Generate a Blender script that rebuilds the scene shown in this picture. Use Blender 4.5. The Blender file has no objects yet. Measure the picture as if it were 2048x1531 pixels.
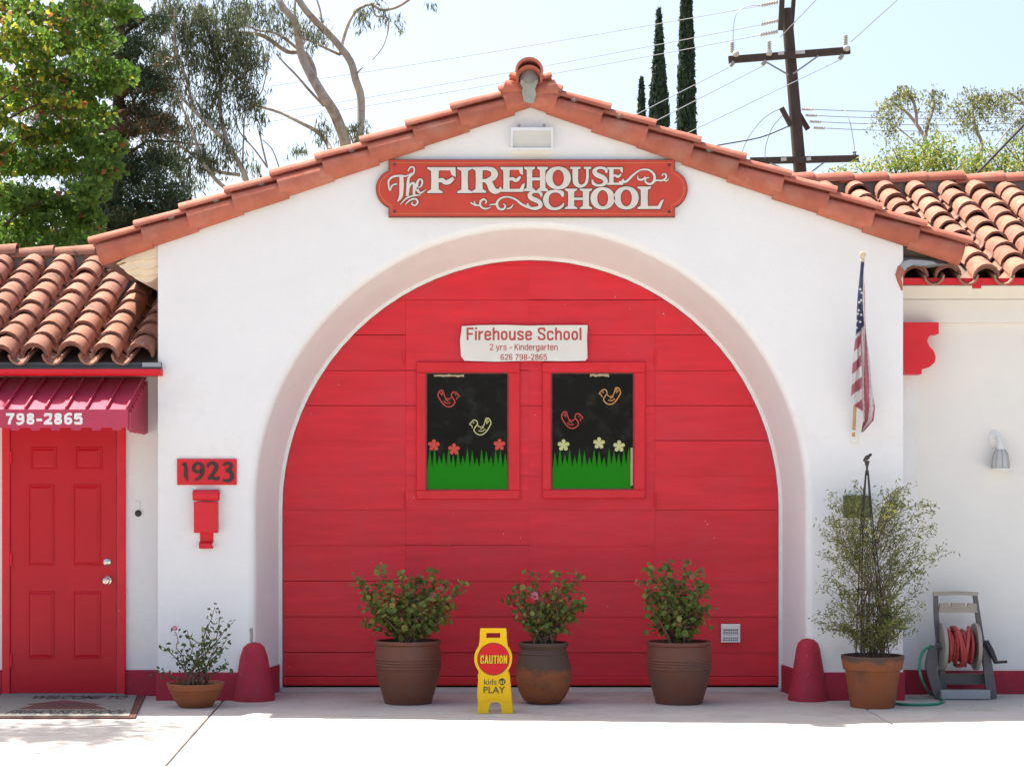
import bpy, math, random
import numpy as np
from mathutils import Vector, Matrix
random.seed(7); np.random.seed(7)
S = bpy.context.scene
COL = S.collection
# ------------------------------------------------------------------ camera
F, CX, HY, CH, D0 = 3795.0, 1061.0, 995.0, 1.6, 15.0     # focal (px of a 2048 wide frame), principal point, eye height, distance to the facade
cam = bpy.data.objects.new('camera', bpy.data.cameras.new('camera')); COL.objects.link(cam)
cam.location = (0, -D0, CH); cam.rotation_euler = (math.pi/2, 0, 0)
cam.data.sensor_width = 36; cam.data.lens = F/2048*36
cam.data.shift_x = -(CX-1024)/2048; cam.data.shift_y = (HY-765.5)/2048
cam.data.clip_end = 2000; S.camera = cam
# ------------------------------------------------------------------ sky and sun
TRAVEL = Vector((.43, -.305, -1)).normalized()
sunpos = -TRAVEL
w = bpy.data.worlds.new('World'); S.world = w; w.use_nodes = True
nt = w.node_tree; bg = nt.nodes['Background']
sky = nt.nodes.new('ShaderNodeTexSky'); sky.sky_type = 'NISHITA'; sky.sun_disc = False
sky.sun_elevation = math.asin(sunpos.z); sky.sun_rotation = math.atan2(sunpos.x, sunpos.y)
sky.air_density = 1.0; sky.dust_density = 4.5; sky.ozone_density = 1.0
nt.links.new(sky.outputs[0], bg.inputs[0]); bg.inputs[1].default_value = .125
sl = bpy.data.lights.new('sun', 'SUN'); sl.energy = 5.0; sl.angle = math.radians(.55); sl.color = (1, .955, .88)
so = bpy.data.objects.new('sun', sl); COL.objects.link(so)
so.rotation_euler = TRAVEL.to_track_quat('-Z', 'Y').to_euler()
S.view_settings.view_transform = 'Standard'; S.view_settings.look = 'None'
S.view_settings.exposure = 1.23; S.view_settings.gamma = 1
S.view_settings.use_curve_mapping = False
# ------------------------------------------------------------------ helpers
def P(x, y, Y=0.0):
    d = D0+Y
    return Vector(((x-CX)*d/F, Y, CH+(HY-y)*d/F))
def U(px, Y=0.0): return px*(D0+Y)/F

WM = {}
def put(o, parent=None, label=None, cat=None, group=None, kind=None, W=None):
    COL.objects.link(o)
    W = W or Matrix()
    WM[o.name] = W
    if parent is not None:
        o.parent = parent; o.matrix_parent_inverse = WM[parent.name].inverted()
    o.matrix_basis = W
    if label: o['label'] = label
    if cat: o['category'] = cat
    if group: o['group'] = group
    if kind: o['kind'] = kind
    return o
def empty(name, loc, label=None, cat=None, group=None, parent=None):
    o = bpy.data.objects.new(name, None); o.empty_display_size = .1
    return put(o, parent, label, cat, group, W=Matrix.Translation(Vector(loc)))

class MB:
    def __init__(s): s.v = []; s.f = []; s.m = []
    def add(s, vs, fs, mi=0):
        b = len(s.v); s.v += [tuple(v) for v in vs]
        s.f += [tuple(i+b for i in f) for f in fs]; s.m += [mi]*len(fs)
        return s
    def box(s, a, b, mi=0):
        x0, y0, z0 = a; x1, y1, z1 = b
        vs = [(x0,y0,z0),(x1,y0,z0),(x1,y1,z0),(x0,y1,z0),(x0,y0,z1),(x1,y0,z1),(x1,y1,z1),(x0,y1,z1)]
        return s.add(vs, [(0,3,2,1),(4,5,6,7),(0,1,5,4),(1,2,6,5),(2,3,7,6),(3,0,4,7)], mi)
    def bbox(s, a, b, r=.006, mi=0):
        # box with chamfered edges (front, seen from -Y)
        x0,y0,z0 = a; x1,y1,z1 = b
        vs = [(x0,y1,z0),(x1,y1,z0),(x1,y1,z1),(x0,y1,z1),(x0,y0+r,z0),(x1,y0+r,z0),(x1,y0+r,z1),(x0,y0+r,z1),
              (x0+r,y0,z0+r),(x1-r,y0,z0+r),(x1-r,y0,z1-r),(x0+r,y0,z1-r)]
        fs = [(3,2,1,0),(8,9,10,11)]
        for k in range(4):
            j = (k+1) % 4
            fs += [(k,j,4+j,4+k),(4+k,4+j,8+j,8+k)]
        return s.add(vs, fs, mi)
    def extr(s, poly, y0, y1, mi=0, tilt=0.0):
        # poly: list of (x,z) seen from -Y, counter-clockwise; tilt: extra forward reach at the lower edge
        n = len(poly); zs = [p[1] for p in poly]; zb, zt = min(zs), max(zs)
        fr = [(x, y0 - (tilt*(zt-z)/(zt-zb) if tilt else 0), z) for x, z in poly]
        bk = [(x, y1, z) for x, z in poly]
        fs = [tuple(range(n)), tuple(range(2*n-1, n-1, -1))]
        fs += [(i, n+i, n+(i+1) % n, (i+1) % n) for i in range(n)]
        return s.add(fr+bk, fs, mi)
    def tube(s, pts, rad, seg=8, mi=0, caps=True):
        pts = [Vector(p) for p in pts]; n = len(pts)
        if not hasattr(rad, '__len__'): rad = [rad]*n
        vs = []; up = Vector((0.31, .12, .94)).normalized()
        prev = None
        for i, p in enumerate(pts):
            t = (pts[min(i+1, n-1)]-pts[max(i-1, 0)]).normalized()
            if prev is None:
                a = t.cross(up)
                if a.length < .1: a = t.cross(Vector((1, 0, 0)))
            else: a = prev - t*prev.dot(t)
            a.normalize(); prev = a; b = t.cross(a)
            for k in range(seg):
                q = 2*math.pi*k/seg
                vs.append(p+(a*math.cos(q)+b*math.sin(q))*rad[i])
        fs = [(i*seg+k, i*seg+(k+1) % seg, (i+1)*seg+(k+1) % seg, (i+1)*seg+k) for i in range(n-1) for k in range(seg)]
        if caps: fs += [tuple(range(seg-1, -1, -1)), tuple((n-1)*seg+k for k in range(seg))]
        return s.add(vs, fs, mi)
    def lathe(s, prof, c, seg=24, mi=0, M=None, wob=0.0):
        # prof: list of (r,z); closed ends when r == 0
        vs = []; fs = []; n = len(prof)
        for r, z in prof:
            for k in range(seg):
                a = 2*math.pi*k/seg; rr = r*(1+wob*math.sin(3*a+z*9))
                v = Vector((rr*math.cos(a), rr*math.sin(a), z))
                if M: v = M @ v
                vs.append(v+Vector(c))
        for i in range(n-1):
            for k in range(seg):
                j = (k+1) % seg
                fs.append((i*seg+k, i*seg+j, (i+1)*seg+j, (i+1)*seg+k))
        fs.append(tuple(range(seg-1, -1, -1))); fs.append(tuple((n-1)*seg+k for k in range(seg)))
        return s.add(vs, fs, mi)
    def ribbon(s, pts, wid, y0, th=.004, mi=0, closed=False, sub=6):
        # flat brush stroke in the XZ plane: Catmull-Rom through pts (x,z), widths wid
        if not hasattr(wid, '__len__'): wid = [wid]*len(pts)
        n = len(pts); q = []
        def cr(a, b, c, d, t): return .5*((2*b)+(c-a)*t+(2*a-5*b+4*c-d)*t*t+(3*b-a-3*c+d)*t**3)
        rng = n if closed else n-1
        for i in range(rng):
            g = (lambda k: pts[k % n]) if closed else (lambda k: pts[min(max(k, 0), n-1)])
            h = (lambda k: wid[k % n]) if closed else (lambda k: wid[min(max(k, 0), n-1)])
            for t in range(sub):
                u = t/sub
                q.append((cr(g(i-1)[0], g(i)[0], g(i+1)[0], g(i+2)[0], u), cr(g(i-1)[1], g(i)[1], g(i+1)[1], g(i+2)[1], u), h(i)+(h(i+1)-h(i))*u))
        if not closed: q.append((pts[-1][0], pts[-1][1], wid[-1]))
        m = len(q); vs = []
        for i in range(m):
            a = q[(i-1) % m] if closed else q[max(i-1, 0)]; b = q[(i+1) % m] if closed else q[min(i+1, m-1)]
            dx, dz = b[0]-a[0], b[1]-a[1]; L = math.hypot(dx, dz) or 1
            nx, nz = -dz/L*q[i][2]/2, dx/L*q[i][2]/2
            vs += [(q[i][0]+nx, y0, q[i][1]+nz), (q[i][0]-nx, y0, q[i][1]-nz), (q[i][0]+nx, y0+th, q[i][1]+nz), (q[i][0]-nx, y0+th, q[i][1]-nz)]
        fs = []
        for i in range(m if closed else m-1):
            a = 4*i; b = 4*((i+1) % m)
            fs += [(a+1, b+1, b, a), (a, b, b+2, a+2), (b+1, a+1, a+3, b+3)]
        return s.add(vs, fs, mi)
    def mesh(s, name, mats, smooth=None):
        me = bpy.data.meshes.new(name); me.from_pydata(s.v, [], s.f)
        for m in (mats if isinstance(mats, (list, tuple)) else [mats]): me.materials.append(m)
        me.polygons.foreach_set('material_index', s.m)
        if smooth is not None:
            me.polygons.foreach_set('use_smooth', [True]*len(s.f))
            me.set_sharp_from_angle(angle=math.radians(smooth))
        me.update(); return me
    def build(s, name, mats, parent=None, smooth=None, **k):
        return put(bpy.data.objects.new(name, s.mesh(name, mats, smooth)), parent, **k)

def inst(name, me, parent, W, **k): return put(bpy.data.objects.new(name, me), parent, W=W, **k)

def text2d(s, bold=0.0):
    cu = bpy.data.curves.new('t', 'FONT'); cu.body = s; cu.offset = bold; cu.resolution_u = 4; cu.fill_mode = 'FRONT'
    ob = bpy.data.objects.new('t', cu); COL.objects.link(ob); bpy.context.view_layer.update()
    me = bpy.data.meshes.new_from_object(ob.evaluated_get(bpy.context.evaluated_depsgraph_get()))
    vs = [(v.co.x, v.co.y) for v in me.vertices]; fs = [tuple(p.vertices) for p in me.polygons]
    bpy.data.objects.remove(ob); bpy.data.meshes.remove(me)
    xs = [v[0] for v in vs]; ys = [v[1] for v in vs]
    x0, x1, y0, y1 = min(xs), max(xs), min(ys), max(ys)
    return [((x-x0)/(x1-x0), (y-y0)/(y1-y0)) for x, y in vs], fs
def text_on(mb, s, A, Bx, Bz, bold=0.0, mi=0):
    vs, fs = text2d(s, bold); A, Bx, Bz = Vector(A), Vector(Bx), Vector(Bz)
    mb.add([A+(Bx-A)*u+(Bz-A)*v for u, v in vs], fs, mi)

def bowl(cx, cy, rx, ry, n=16, e=.72):
    out = []
    for k in range(n):
        a = 2*math.pi*k/n; c, s_ = math.cos(a), math.sin(a)
        out.append((cx+rx*math.copysign(abs(c)**e, c), cy+ry*math.copysign(abs(s_)**e, s_)))
    return out
def glyph(ch, w):
    h = w/2; W = .5; X = .74; st = []; cl = []
    L = lambda *p: st.append((p, 1)); C = lambda *p: st.append((p, 5)); O = lambda cx, cy, rx, ry: cl.append(bowl(cx, cy, rx, ry))
    if ch == 'F': W = .52; L((h,0),(h,1)); L((0,1-h),(W,1-h)); L((0,.5),(.45,.5))
    elif ch == 'i': W = w; L((h,0),(h,X)); L((h,.86),(h,1))
    elif ch == 'r': W = .36; L((h,0),(h,X)); C((h,.42),(.17,.60),(.36,.66))
    elif ch == 'e': L((h,.40),(W-h,.40)); C((W-h,.36),(W-h,.52),(.36,X-h),(.14,X-h),(h,.52),(h,.22),(.14,h),(.36,h),(W-h*.8,.22))
    elif ch == 'h': L((h,0),(h,1)); C((h,.45),(.2,X-h),(.36,X-h),(W-h,.52),(W-h,.2),(W-h,0))
    elif ch == 'n': L((h,0),(h,X)); C((h,.45),(.2,X-h),(.36,X-h),(W-h,.52),(W-h,.2),(W-h,0))
    elif ch == 'o': O(.25,.37,.25-h,.37-h)
    elif ch == 'u': L((W-h,0),(W-h,X)); C((h,X),(h,.45),(h,.22),(.14,h),(.3,h),(W-h,.3))
    elif ch == 's': C((W-h*.9,.53),(.36,X-h),(.14,X-h),(h,.54),(.2,.40),(.36,.33),(W-h,.19),(.36,h),(.14,h),(h*.8,.21))
    elif ch == 'S': W = .58; C((W-h,.70),(.48,.90),(.29,1-h),(.12,.90),(h,.74),(.2,.56),(.42,.46),(W-h,.27),(.46,.11),(.29,h),(.11,.11),(h,.30))
    elif ch == 'c': C((W-h,.50),(.38,X-h),(.14,X-h),(h,.5),(h,.24),(.14,h),(.38,h),(W-h,.24))
    elif ch == 'l': W = w; L((h,0),(h,1))
    elif ch == '2': C((h,.72),(.10,.90),(.25,1-h),(.42,.9),(W-h,.72),(.36,.46),(.16,.24),(h,h)); L((0,h),(W,h))
    elif ch == 'y': L((h*.6,X),(.26,.04)); L((W-h*.6,X),(.22,-.14),(.06,-.2))
    elif ch == '-': W = .34; L((0,.40),(W,.40))
    elif ch == 'K': W = .55; L((h,0),(h,1)); L((W-h,1),(h,.38)); L((.22,.56),(W-h,0))
    elif ch == 'd': L((W-h,0),(W-h,1)); O(.25,.37,.25-h,.37-h)
    elif ch == 'g': O(.25,.37,.25-h,.37-h); C((W-h,X),(W-h,.3),(W-h,-.05),(.36,-.19),(.14,-.19),(h,-.08))
    elif ch == 'a': C((h,.52),(.14,X-h),(.36,X-h),(W-h,.54),(W-h,.3),(W-h,0)); C((W-h,.42),(.2,.40),(h,.24),(.14,h),(.3,h),(W-h,.22))
    elif ch == 't': W = .32; C((.13,.95),(.13,.5),(.13,.18),(.2,h),(W,h)); L((0,X-h*.8),(W,X-h*.8))
    elif ch == '6': O(.25,.31,.25-h,.31-h); C((W-h,.80),(.38,.95),(.2,1-h),(h,.74),(h,.5),(h,.3))
    elif ch == '9': O(.25,.69,.25-h,.31-h); C((h,.20),(.12,.05),(.3,h),(W-h,.26),(W-h,.5),(W-h,.7))
    elif ch == '7': L((0,1-h),(W,1-h)); C((W-h,1-h),(.33,.66),(.22,.3),(.19,0))
    elif ch == '8': O(.25,.76,.23-h,.24-h); O(.25,.28,.25-h,.28-h)
    elif ch == '5': L((W-h*.5,1-h),(.08,1-h)); L((.10,1),(.07,.46)); C((.08,.50),(.25,.62),(.42,.54),(W-h,.32),(.42,.11),(.25,h),(.10,.10),(h*.8,.24))
    elif ch == 'C': C((W-h,.64),(W-h,.80),(.38,1-h),(.12,1-h),(h,.80),(h,.5),(h,.2),(.12,h),(.38,h),(W-h,.2),(W-h,.36))
    elif ch == 'A': W = .54; L((h*.75,0),(W/2,1)); L((W-h*.75,0),(W/2,1)); L((.12,.24),(W-.12,.24))
    elif ch == 'U': C((h,1),(h,.6),(h,.2),(.12,h),(.38,h),(W-h,.2),(W-h,.6),(W-h,1))
    elif ch == 'T': L((0,1-h),(W,1-h)); L((W/2,0),(W/2,1))
    elif ch == 'I': W = w; L((h,0),(h,1))
    elif ch == 'O': O(.25,.5,.25-h,.5-h)
    elif ch == 'N': L((h,0),(h,1)); L((W-h,0),(W-h,1)); L((h,1-h*.5),(W-h,h*.5))
    elif ch == ' ': W = .22
    return W, st, cl
def grotesque(mb, s, tf, x0, x1, z0, z1, y, w=.15, gap=.09, mi=0, grow=0.0):
    # condensed sans lettering from plain strokes; tf maps nothing, coordinates are world x, z
    gl = [glyph(c, w) for c in s]; tot = sum(g_[0] for g_ in gl)+gap*(len(gl)-1); sx = (x1-x0)/tot; sz = z1-z0; x = 0; k = 0
    wd = w*(.55*sx+.45*sz)+grow
    mbs = [mb]
    for ch_, (W, st, cl) in zip(s, gl):
        if ch_ == ' ' and tf: mb = MB(); mbs.append(mb)
        for pts, sub in st: mb.ribbon([(x0+(x+a)*sx, z0+b*sz) for a, b in pts], wd, y-.00012*(k % 6), .0001, sub=sub, mi=mi); k += 1
        for pts in cl: mb.ribbon([(x0+(x+a)*sx, z0+b*sz) for a, b in pts], wd, y-.00012*(k % 6), .0001, sub=2, closed=True, mi=mi); k += 1
        x += W+gap
    return mbs
# ------------------------------------------------------------------ materials
def mat(name, col, rough=.6, var=.12, scale=4.0, bump=0.0, bscale=60.0, spec=.5, metal=0.0, rand=0.0, stain=None, stain_lo=.56, stain_hi=.7, sscale=3.0, trans=0.0, wave=0.0, detail=6.0, stretch=None, chips=None):
    m = bpy.data.materials.new(name); m.use_nodes = True; n = m.node_tree.nodes; l = m.node_tree.links
    b = n['Principled BSDF']; b.inputs['Roughness'].default_value = rough; b.inputs['Metallic'].default_value = metal
    b.inputs['Specular IOR Level'].default_value = spec
    tc = n.new('ShaderNodeTexCoord'); vec = tc.outputs['Object']
    oi = None
    if rand:
        oi = n.new('ShaderNodeObjectInfo'); va = n.new('ShaderNodeVectorMath'); va.operation = 'MULTIPLY_ADD'
        cb = n.new('ShaderNodeCombineXYZ')
        for k in range(3): l.new(oi.outputs['Random'], cb.inputs[k])
        l.new(cb.outputs[0], va.inputs[0]); va.inputs[1].default_value = (37, 53, 71); l.new(vec, va.inputs[2]); vec = va.outputs[0]
    if stretch:
        mp = n.new('ShaderNodeMapping'); mp.inputs['Scale'].default_value = stretch; l.new(vec, mp.inputs[0]); vec2 = mp.outputs[0]
    else: vec2 = vec
    no = n.new('ShaderNodeTexNoise'); no.inputs['Scale'].default_value = scale; no.inputs['Detail'].default_value = detail; no.inputs['Roughness'].default_value = .6
    l.new(vec2, no.inputs['Vector'])
    rp = n.new('ShaderNodeValToRGB'); rp.color_ramp.elements[0].position = .28; rp.color_ramp.elements[1].position = .72
    rp.color_ramp.elements[0].color = tuple(c*(1-var) for c in col)+(1,); rp.color_ramp.elements[1].color = tuple(min(1, c*(1+var)) for c in col)+(1,)
    l.new(no.outputs['Fac'], rp.inputs[0]); out = rp.outputs[0]
    if stain:
        n2 = n.new('ShaderNodeTexNoise'); n2.inputs['Scale'].default_value = sscale; n2.inputs['Detail'].default_value = 8; n2.inputs['Roughness'].default_value = .68; l.new(vec, n2.inputs['Vector'])
        mr = n.new('ShaderNodeMapRange'); mr.inputs['From Min'].default_value = stain_lo; mr.inputs['From Max'].default_value = stain_hi; l.new(n2.outputs['Fac'], mr.inputs['Value'])
        mx = n.new('ShaderNodeMix'); mx.data_type = 'RGBA'; l.new(mr.outputs[0], mx.inputs['Factor']); l.new(out, mx.inputs['A']); mx.inputs['B'].default_value = tuple(stain)+(1,)
        out = mx.outputs['Result']
    if chips:
        n3 = n.new('ShaderNodeTexNoise'); n3.inputs['Scale'].default_value = 34; n3.inputs['Detail'].default_value = 2; l.new(vec, n3.inputs['Vector'])
        m3 = n.new('ShaderNodeMapRange'); m3.inputs['From Min'].default_value = .775; m3.inputs['From Max'].default_value = .80; l.new(n3.outputs['Fac'], m3.inputs['Value'])
        x3 = n.new('ShaderNodeMix'); x3.data_type = 'RGBA'; l.new(m3.outputs[0], x3.inputs['Factor']); l.new(out, x3.inputs['A']); x3.inputs['B'].default_value = tuple(chips)+(1,); out = x3.outputs['Result']
    if rand:
        hv = n.new('ShaderNodeHueSaturation'); mr = n.new('ShaderNodeMapRange'); mr.inputs['To Min'].default_value = 1-rand; mr.inputs['To Max'].default_value = 1+rand
        l.new(oi.outputs['Random'], mr.inputs['Value']); l.new(mr.outputs[0], hv.inputs['Value']); l.new(out, hv.inputs['Color']); out = hv.outputs[0]
    l.new(out, b.inputs['Base Color'])
    if bump:
        nb = n.new('ShaderNodeTexNoise'); nb.inputs['Scale'].default_value = bscale; nb.inputs['Detail'].default_value = 4; l.new(vec2, nb.inputs['Vector'])
        bp = n.new('ShaderNodeBump'); bp.inputs['Strength'].default_value = bump; bp.inputs['Distance'].default_value = .01; l.new(nb.outputs['Fac'], bp.inputs['Height'])
        last = bp
        if wave:
            nw = n.new('ShaderNodeTexNoise'); nw.inputs['Scale'].default_value = 2.2; nw.inputs['Detail'].default_value = 2; l.new(vec, nw.inputs['Vector'])
            b2 = n.new('ShaderNodeBump'); b2.inputs['Strength'].default_value = wave; b2.inputs['Distance'].default_value = .06; l.new(nw.outputs['Fac'], b2.inputs['Height']); l.new(bp.outputs[0], b2.inputs['Normal']); last = b2
        l.new(last.outputs[0], b.inputs['Normal'])
    if trans:
        tr = n.new('ShaderNodeBsdfTranslucent'); l.new(out, tr.inputs['Color']); ms = n.new('ShaderNodeMixShader'); ms.inputs[0].default_value = trans
        l.new(b.outputs[0], ms.inputs[1]); l.new(tr.outputs[0], ms.inputs[2]); l.new(ms.outputs[0], n['Material Output'].inputs['Surface'])
    return m
STUCCO = mat('white_stucco', (.80,.79,.775), .85, .04, 1.3, .35, 60, .2, wave=.2, stain=(.69,.655,.60), stain_lo=.54, stain_hi=.85, sscale=1.3)
CREAMW = mat('cream_stucco', (.79,.765,.71), .85, .04, 1.3, .2, 70, .2, wave=.12)
CREAM = mat('cream_paint', (.76,.66,.50), .8, .10, 5, .1, 40, .2, stain=(.5,.36,.24), stain_lo=.6, stain_hi=.75)
REDDOOR = mat('red_door_paint', (.66,.027,.040), .48, .12, 2.0, .10, 30, .25, rand=.03, stain=(.60,.038,.055), stain_lo=.45, stain_hi=.75, sscale=2.6, stretch=(1, 1, 7), chips=(.70,.45,.42))
REDTRIM = mat('red_trim_paint', (.66,.024,.034), .45, .10, 5, .08, 40, .25, chips=(.7,.5,.46))
REDSLAB = mat('red_entry_paint', (.52,.012,.022), .36, .07, 2.2, .04, 30, .25)
CRIMSON = mat('crimson_base_paint', (.40,.026,.050), .65, .16, 6, .35, 45, .25, stain=(.30,.035,.05), stain_lo=.48, stain_hi=.68, sscale=5, chips=(.50,.20,.22))
AWNING = mat('awning_metal', (.46,.035,.085), .42, .10, 3, 0, 10, .45, stain=(.34,.03,.06), stain_lo=.55, stain_hi=.72)
TERRA = mat('new_terracotta', (.43,.130,.082), .8, .16, 7, .2, 50, .2, rand=.12, stain=(.44,.20,.14), stain_lo=.48, stain_hi=.72, sscale=4)
TERRAOLD = mat('old_terracotta', (.325,.152,.102), .85, .26, 9, .2, 60, .15, rand=.16, stain=(.11,.080,.065), stain_lo=.59, stain_hi=.68, sscale=6)
TILEEND = mat('tile_end_grime_shade', (.21,.095,.072), .9, .3, 20, .2, 60, .1, rand=.25, stain=(.27,.24,.20), stain_lo=.58, stain_hi=.66, sscale=9)  # dirt on the tile ends plus their shade, both put into the colour
PANMAT = mat('pan_terracotta', (.32,.16,.11), .85, .2, 9, .2, 60, .15, rand=.15, stain=(.14,.10,.085), stain_lo=.5, stain_hi=.62, sscale=6)
MORTAR = mat('mortar', (.24,.225,.205), .9, .2, 12, .4, 40, .1)
DECK = mat('roof_underlay', (.17,.12,.10), .9, .2, 8)
FLASH = mat('grey_flashing', (.32,.34,.35), .5, .15, 8, .1, 20, .4, metal=.3)
CONC = mat('concrete', (.43,.405,.365), .85, .10, 2.2, .25, 120, .2, rand=.03, stain=(.25,.225,.19), stain_lo=.56, stain_hi=.82, sscale=1.6)
GROUND = mat('ground_soil', (.20,.17,.12), .95, .25, 1.5, .3, 20, .1)
SIGNRED = mat('sign_red', (.52,.055,.032), .5, .10, 5, .06, 40, .35, stain=(.62,.16,.10), stain_lo=.62, stain_hi=.78, sscale=9)
SIGNEDGE = mat('sign_dark_edge', (.10,.045,.035), .7, .2, 8)
SIGNCREAM = mat('sign_cream', (.66,.61,.54), .5, .10, 7, .0, 40, .35, stain=(.50,.44,.36), stain_lo=.58, stain_hi=.75, sscale=7)
SIGNGOLD = mat('sign_gold_line', (.55,.22,.08), .6, .1, 5)
WHITEP = mat('white_paint', (.78,.77,.74), .5, .05, 6)
BANNER = mat('banner_vinyl', (.74,.73,.68), .5, .05, 4, .05, 12, .3)
BANRED = mat('banner_red', (.45,.07,.06), .6, .1, 20)
BLACK = mat('black_paint', (.022,.015,.014), .45, .2, 10)
GLASS = mat('dark_window_glass', (.010,.009,.008), .12, .35, 3.0, .02, 4, .20, stain=(.028,.032,.023), stain_lo=.52, stain_hi=.74, sscale=7)
DEC_G = mat('decal_green', (.014,.22,.006), .6, .04, 3, spec=.1)
DEC_R = mat('decal_red', (.55,.05,.03), .5, .08, 8)
DEC_Y = mat('decal_straw', (.55,.55,.24), .5, .08, 8)
DEC_O = mat('decal_orange', (.60,.28,.07), .5, .08, 8)
TAPE = mat('old_tape', (.45,.36,.20), .6, .15, 20)
CHROME = mat('satin_nickel', (.62,.58,.50), .25, .05, 8, metal=1)
CLEAR = mat('lamp_glass', (.66,.62,.52), .15, .05, 8, spec=.6)
REFLEC = mat('lamp_reflector', (.62,.60,.52), .3, .1, 8, metal=.4)
CLAY_D = mat('dark_clay', (.155,.052,.029), .5, .22, 5, .12, 40, .4, stain=(.105,.055,.042), stain_lo=.48, stain_hi=.68, sscale=5)
CLAY_O = mat('orange_clay', (.30,.095,.038), .7, .16, 5, .15, 40, .3, stain=(.17,.075,.04), stain_lo=.5, stain_hi=.7, sscale=5)
CLAY_B = mat('bowl_clay', (.30,.095,.034), .55, .10, 5, .06, 40, .35)
CLAY_G = mat('sooty_clay', (.075,.062,.058), .7, .25, 9, .15, 40, .25, stain=(.20,.08,.04), stain_lo=.58, stain_hi=.7, sscale=6)
def jar_mat(name, z, soft):
    m = mat(name, (.31,.094,.034), .7, .25, 6, .15, 40, .3, stain=(.13,.06,.036), stain_lo=.45, stain_hi=.7, sscale=6); n = m.node_tree.nodes; l = m.node_tree.links; b = n['Principled BSDF']
    old = b.inputs['Base Color'].links[0].from_socket; tc = n.new('ShaderNodeTexCoord'); sx = n.new('ShaderNodeSeparateXYZ'); l.new(tc.outputs['Object'], sx.inputs[0])
    no = n.new('ShaderNodeTexNoise'); no.inputs['Scale'].default_value = 7; no.inputs['Detail'].default_value = 8; no.inputs['Roughness'].default_value = .7; l.new(tc.outputs['Object'], no.inputs['Vector'])
    ma = n.new('ShaderNodeMath'); ma.operation = 'MULTIPLY_ADD'; l.new(no.outputs['Fac'], ma.inputs[0]); ma.inputs[1].default_value = soft*2; l.new(sx.outputs['Z'], ma.inputs[2])
    mr = n.new('ShaderNodeMapRange'); mr.inputs['From Min'].default_value = z+soft-.012; mr.inputs['From Max'].default_value = z+soft+.02; l.new(ma.outputs[0], mr.inputs['Value'])
    mx = n.new('ShaderNodeMix'); mx.data_type = 'RGBA'; l.new(mr.outputs[0], mx.inputs['Factor']); l.new(old, mx.inputs['A']); mx.inputs['B'].default_value = (.100,.060,.043, 1); l.new(mx.outputs['Result'], b.inputs['Base Color'])
    return m
SOIL = mat('potting_soil', (.035,.025,.02), .95, .4, 30, .6, 60, .1)
YELLOW = mat('yellow_plastic', (.84,.50,.008), .5, .06, 5, 0, 10, .2, stain=(.55,.34,.02), stain_lo=.6, stain_hi=.8)
SIGRED2 = mat('caution_red', (.62,.018,.022), .5, .05, 5, spec=.2)
GREYP = mat('dark_grey_plastic', (.115,.105,.110), .5, .10, 6, .05, 60, .4)
TAUPE = mat('taupe_plastic', (.34,.30,.25), .5, .10, 6, .05, 60, .4)
LGREY = mat('light_grey_plastic', (.36,.36,.36), .5, .08, 6, .05, 60, .4)
HOSER = mat('red_hose', (.42,.05,.045), .45, .15, 12, 0, 10, .45)
HOSEG = mat('green_hose', (.02,.23,.13), .4, .1, 12, 0, 10, .45)
IRON = mat('dark_iron', (.028,.022,.020), .6, .2, 10)
WOODPOLE = mat('flag_pole_wood', (.46,.27,.10), .5, .15, 8, stretch=(8, 8, 1))
FBLUE = mat('flag_blue', (.085,.10,.19), .8, .12, 20, .1, 200, .1, trans=.15)
FRED = mat('flag_red', (.46,.16,.20), .8, .08, 20, .1, 200, .1, trans=.3)
FWHITE = mat('flag_white', (.74,.73,.74), .8, .03, 20, .1, 200, .1, trans=.3)
MATG = mat('doormat_grey', (.24,.23,.20), .95, .15, 30, .6, 160, .1)
MATR = mat('doormat_red', (.15,.072,.062), .95, .2, 30, .5, 160, .1)
MATB = mat('doormat_black', (.03,.028,.028), .95, .2, 30)
OLIVE = mat('olive_metal', (.10,.11,.045), .6, .15, 10)
POLEW = mat('weathered_pole', (.080,.056,.048), .85, .25, 6, .3, 30, .2, stretch=(6, 6, 1))
PORC = mat('porcelain', (.55,.53,.50), .3, .1, 10)
STEEL = mat('galvanised', (.30,.30,.31), .5, .1, 10, metal=.5)
WIRE = mat('wire', (.33,.33,.34), .5, .05, 10)
CABLE = mat('black_cable', (.05,.05,.055), .6, .05, 10)
BARK = mat('brown_bark', (.10,.075,.055), .9, .3, 8, .5, 30, .1)
EBARK = mat('eucalyptus_bark', (.42,.35,.29), .8, .25, 3, .25, 12, .2, stain=(.24,.18,.14), stain_lo=.5, stain_hi=.62, sscale=3, stretch=(3, 3, .7))
def leaf(name, c, t=.4, rough=.45, var=.25): return mat(name, c, rough, var, 3.0, trans=t, spec=.35)
L_GREEN = leaf('leaf_green', (.085,.17,.025), .55); L_MID = leaf('leaf_mid', (.13,.235,.035), .55); L_YEL = leaf('leaf_yellow', (.42,.42,.05), .6); L_RED = leaf('leaf_rust', (.34,.13,.05), .5)
L_DARK = leaf('needle_dark', (.042,.068,.028), .35); L_BROWN = leaf('needle_brown', (.22,.12,.065), .35); L_EUC = leaf('leaf_eucalyptus', (.068,.088,.048), .35); L_EUC2 = leaf('leaf_eucalyptus_olive', (.15,.165,.075), .45)
L_CYP = leaf('cypress_green', (.045,.075,.038), .2, .8); L_LIME = leaf('leaf_lime', (.32,.33,.10), .55)
L_GER = leaf('geranium_green', (.16,.215,.045), .45); L_GER2 = leaf('geranium_yellow', (.30,.28,.07), .4); L_GER3 = leaf('geranium_dry', (.22,.09,.05), .3)
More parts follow.
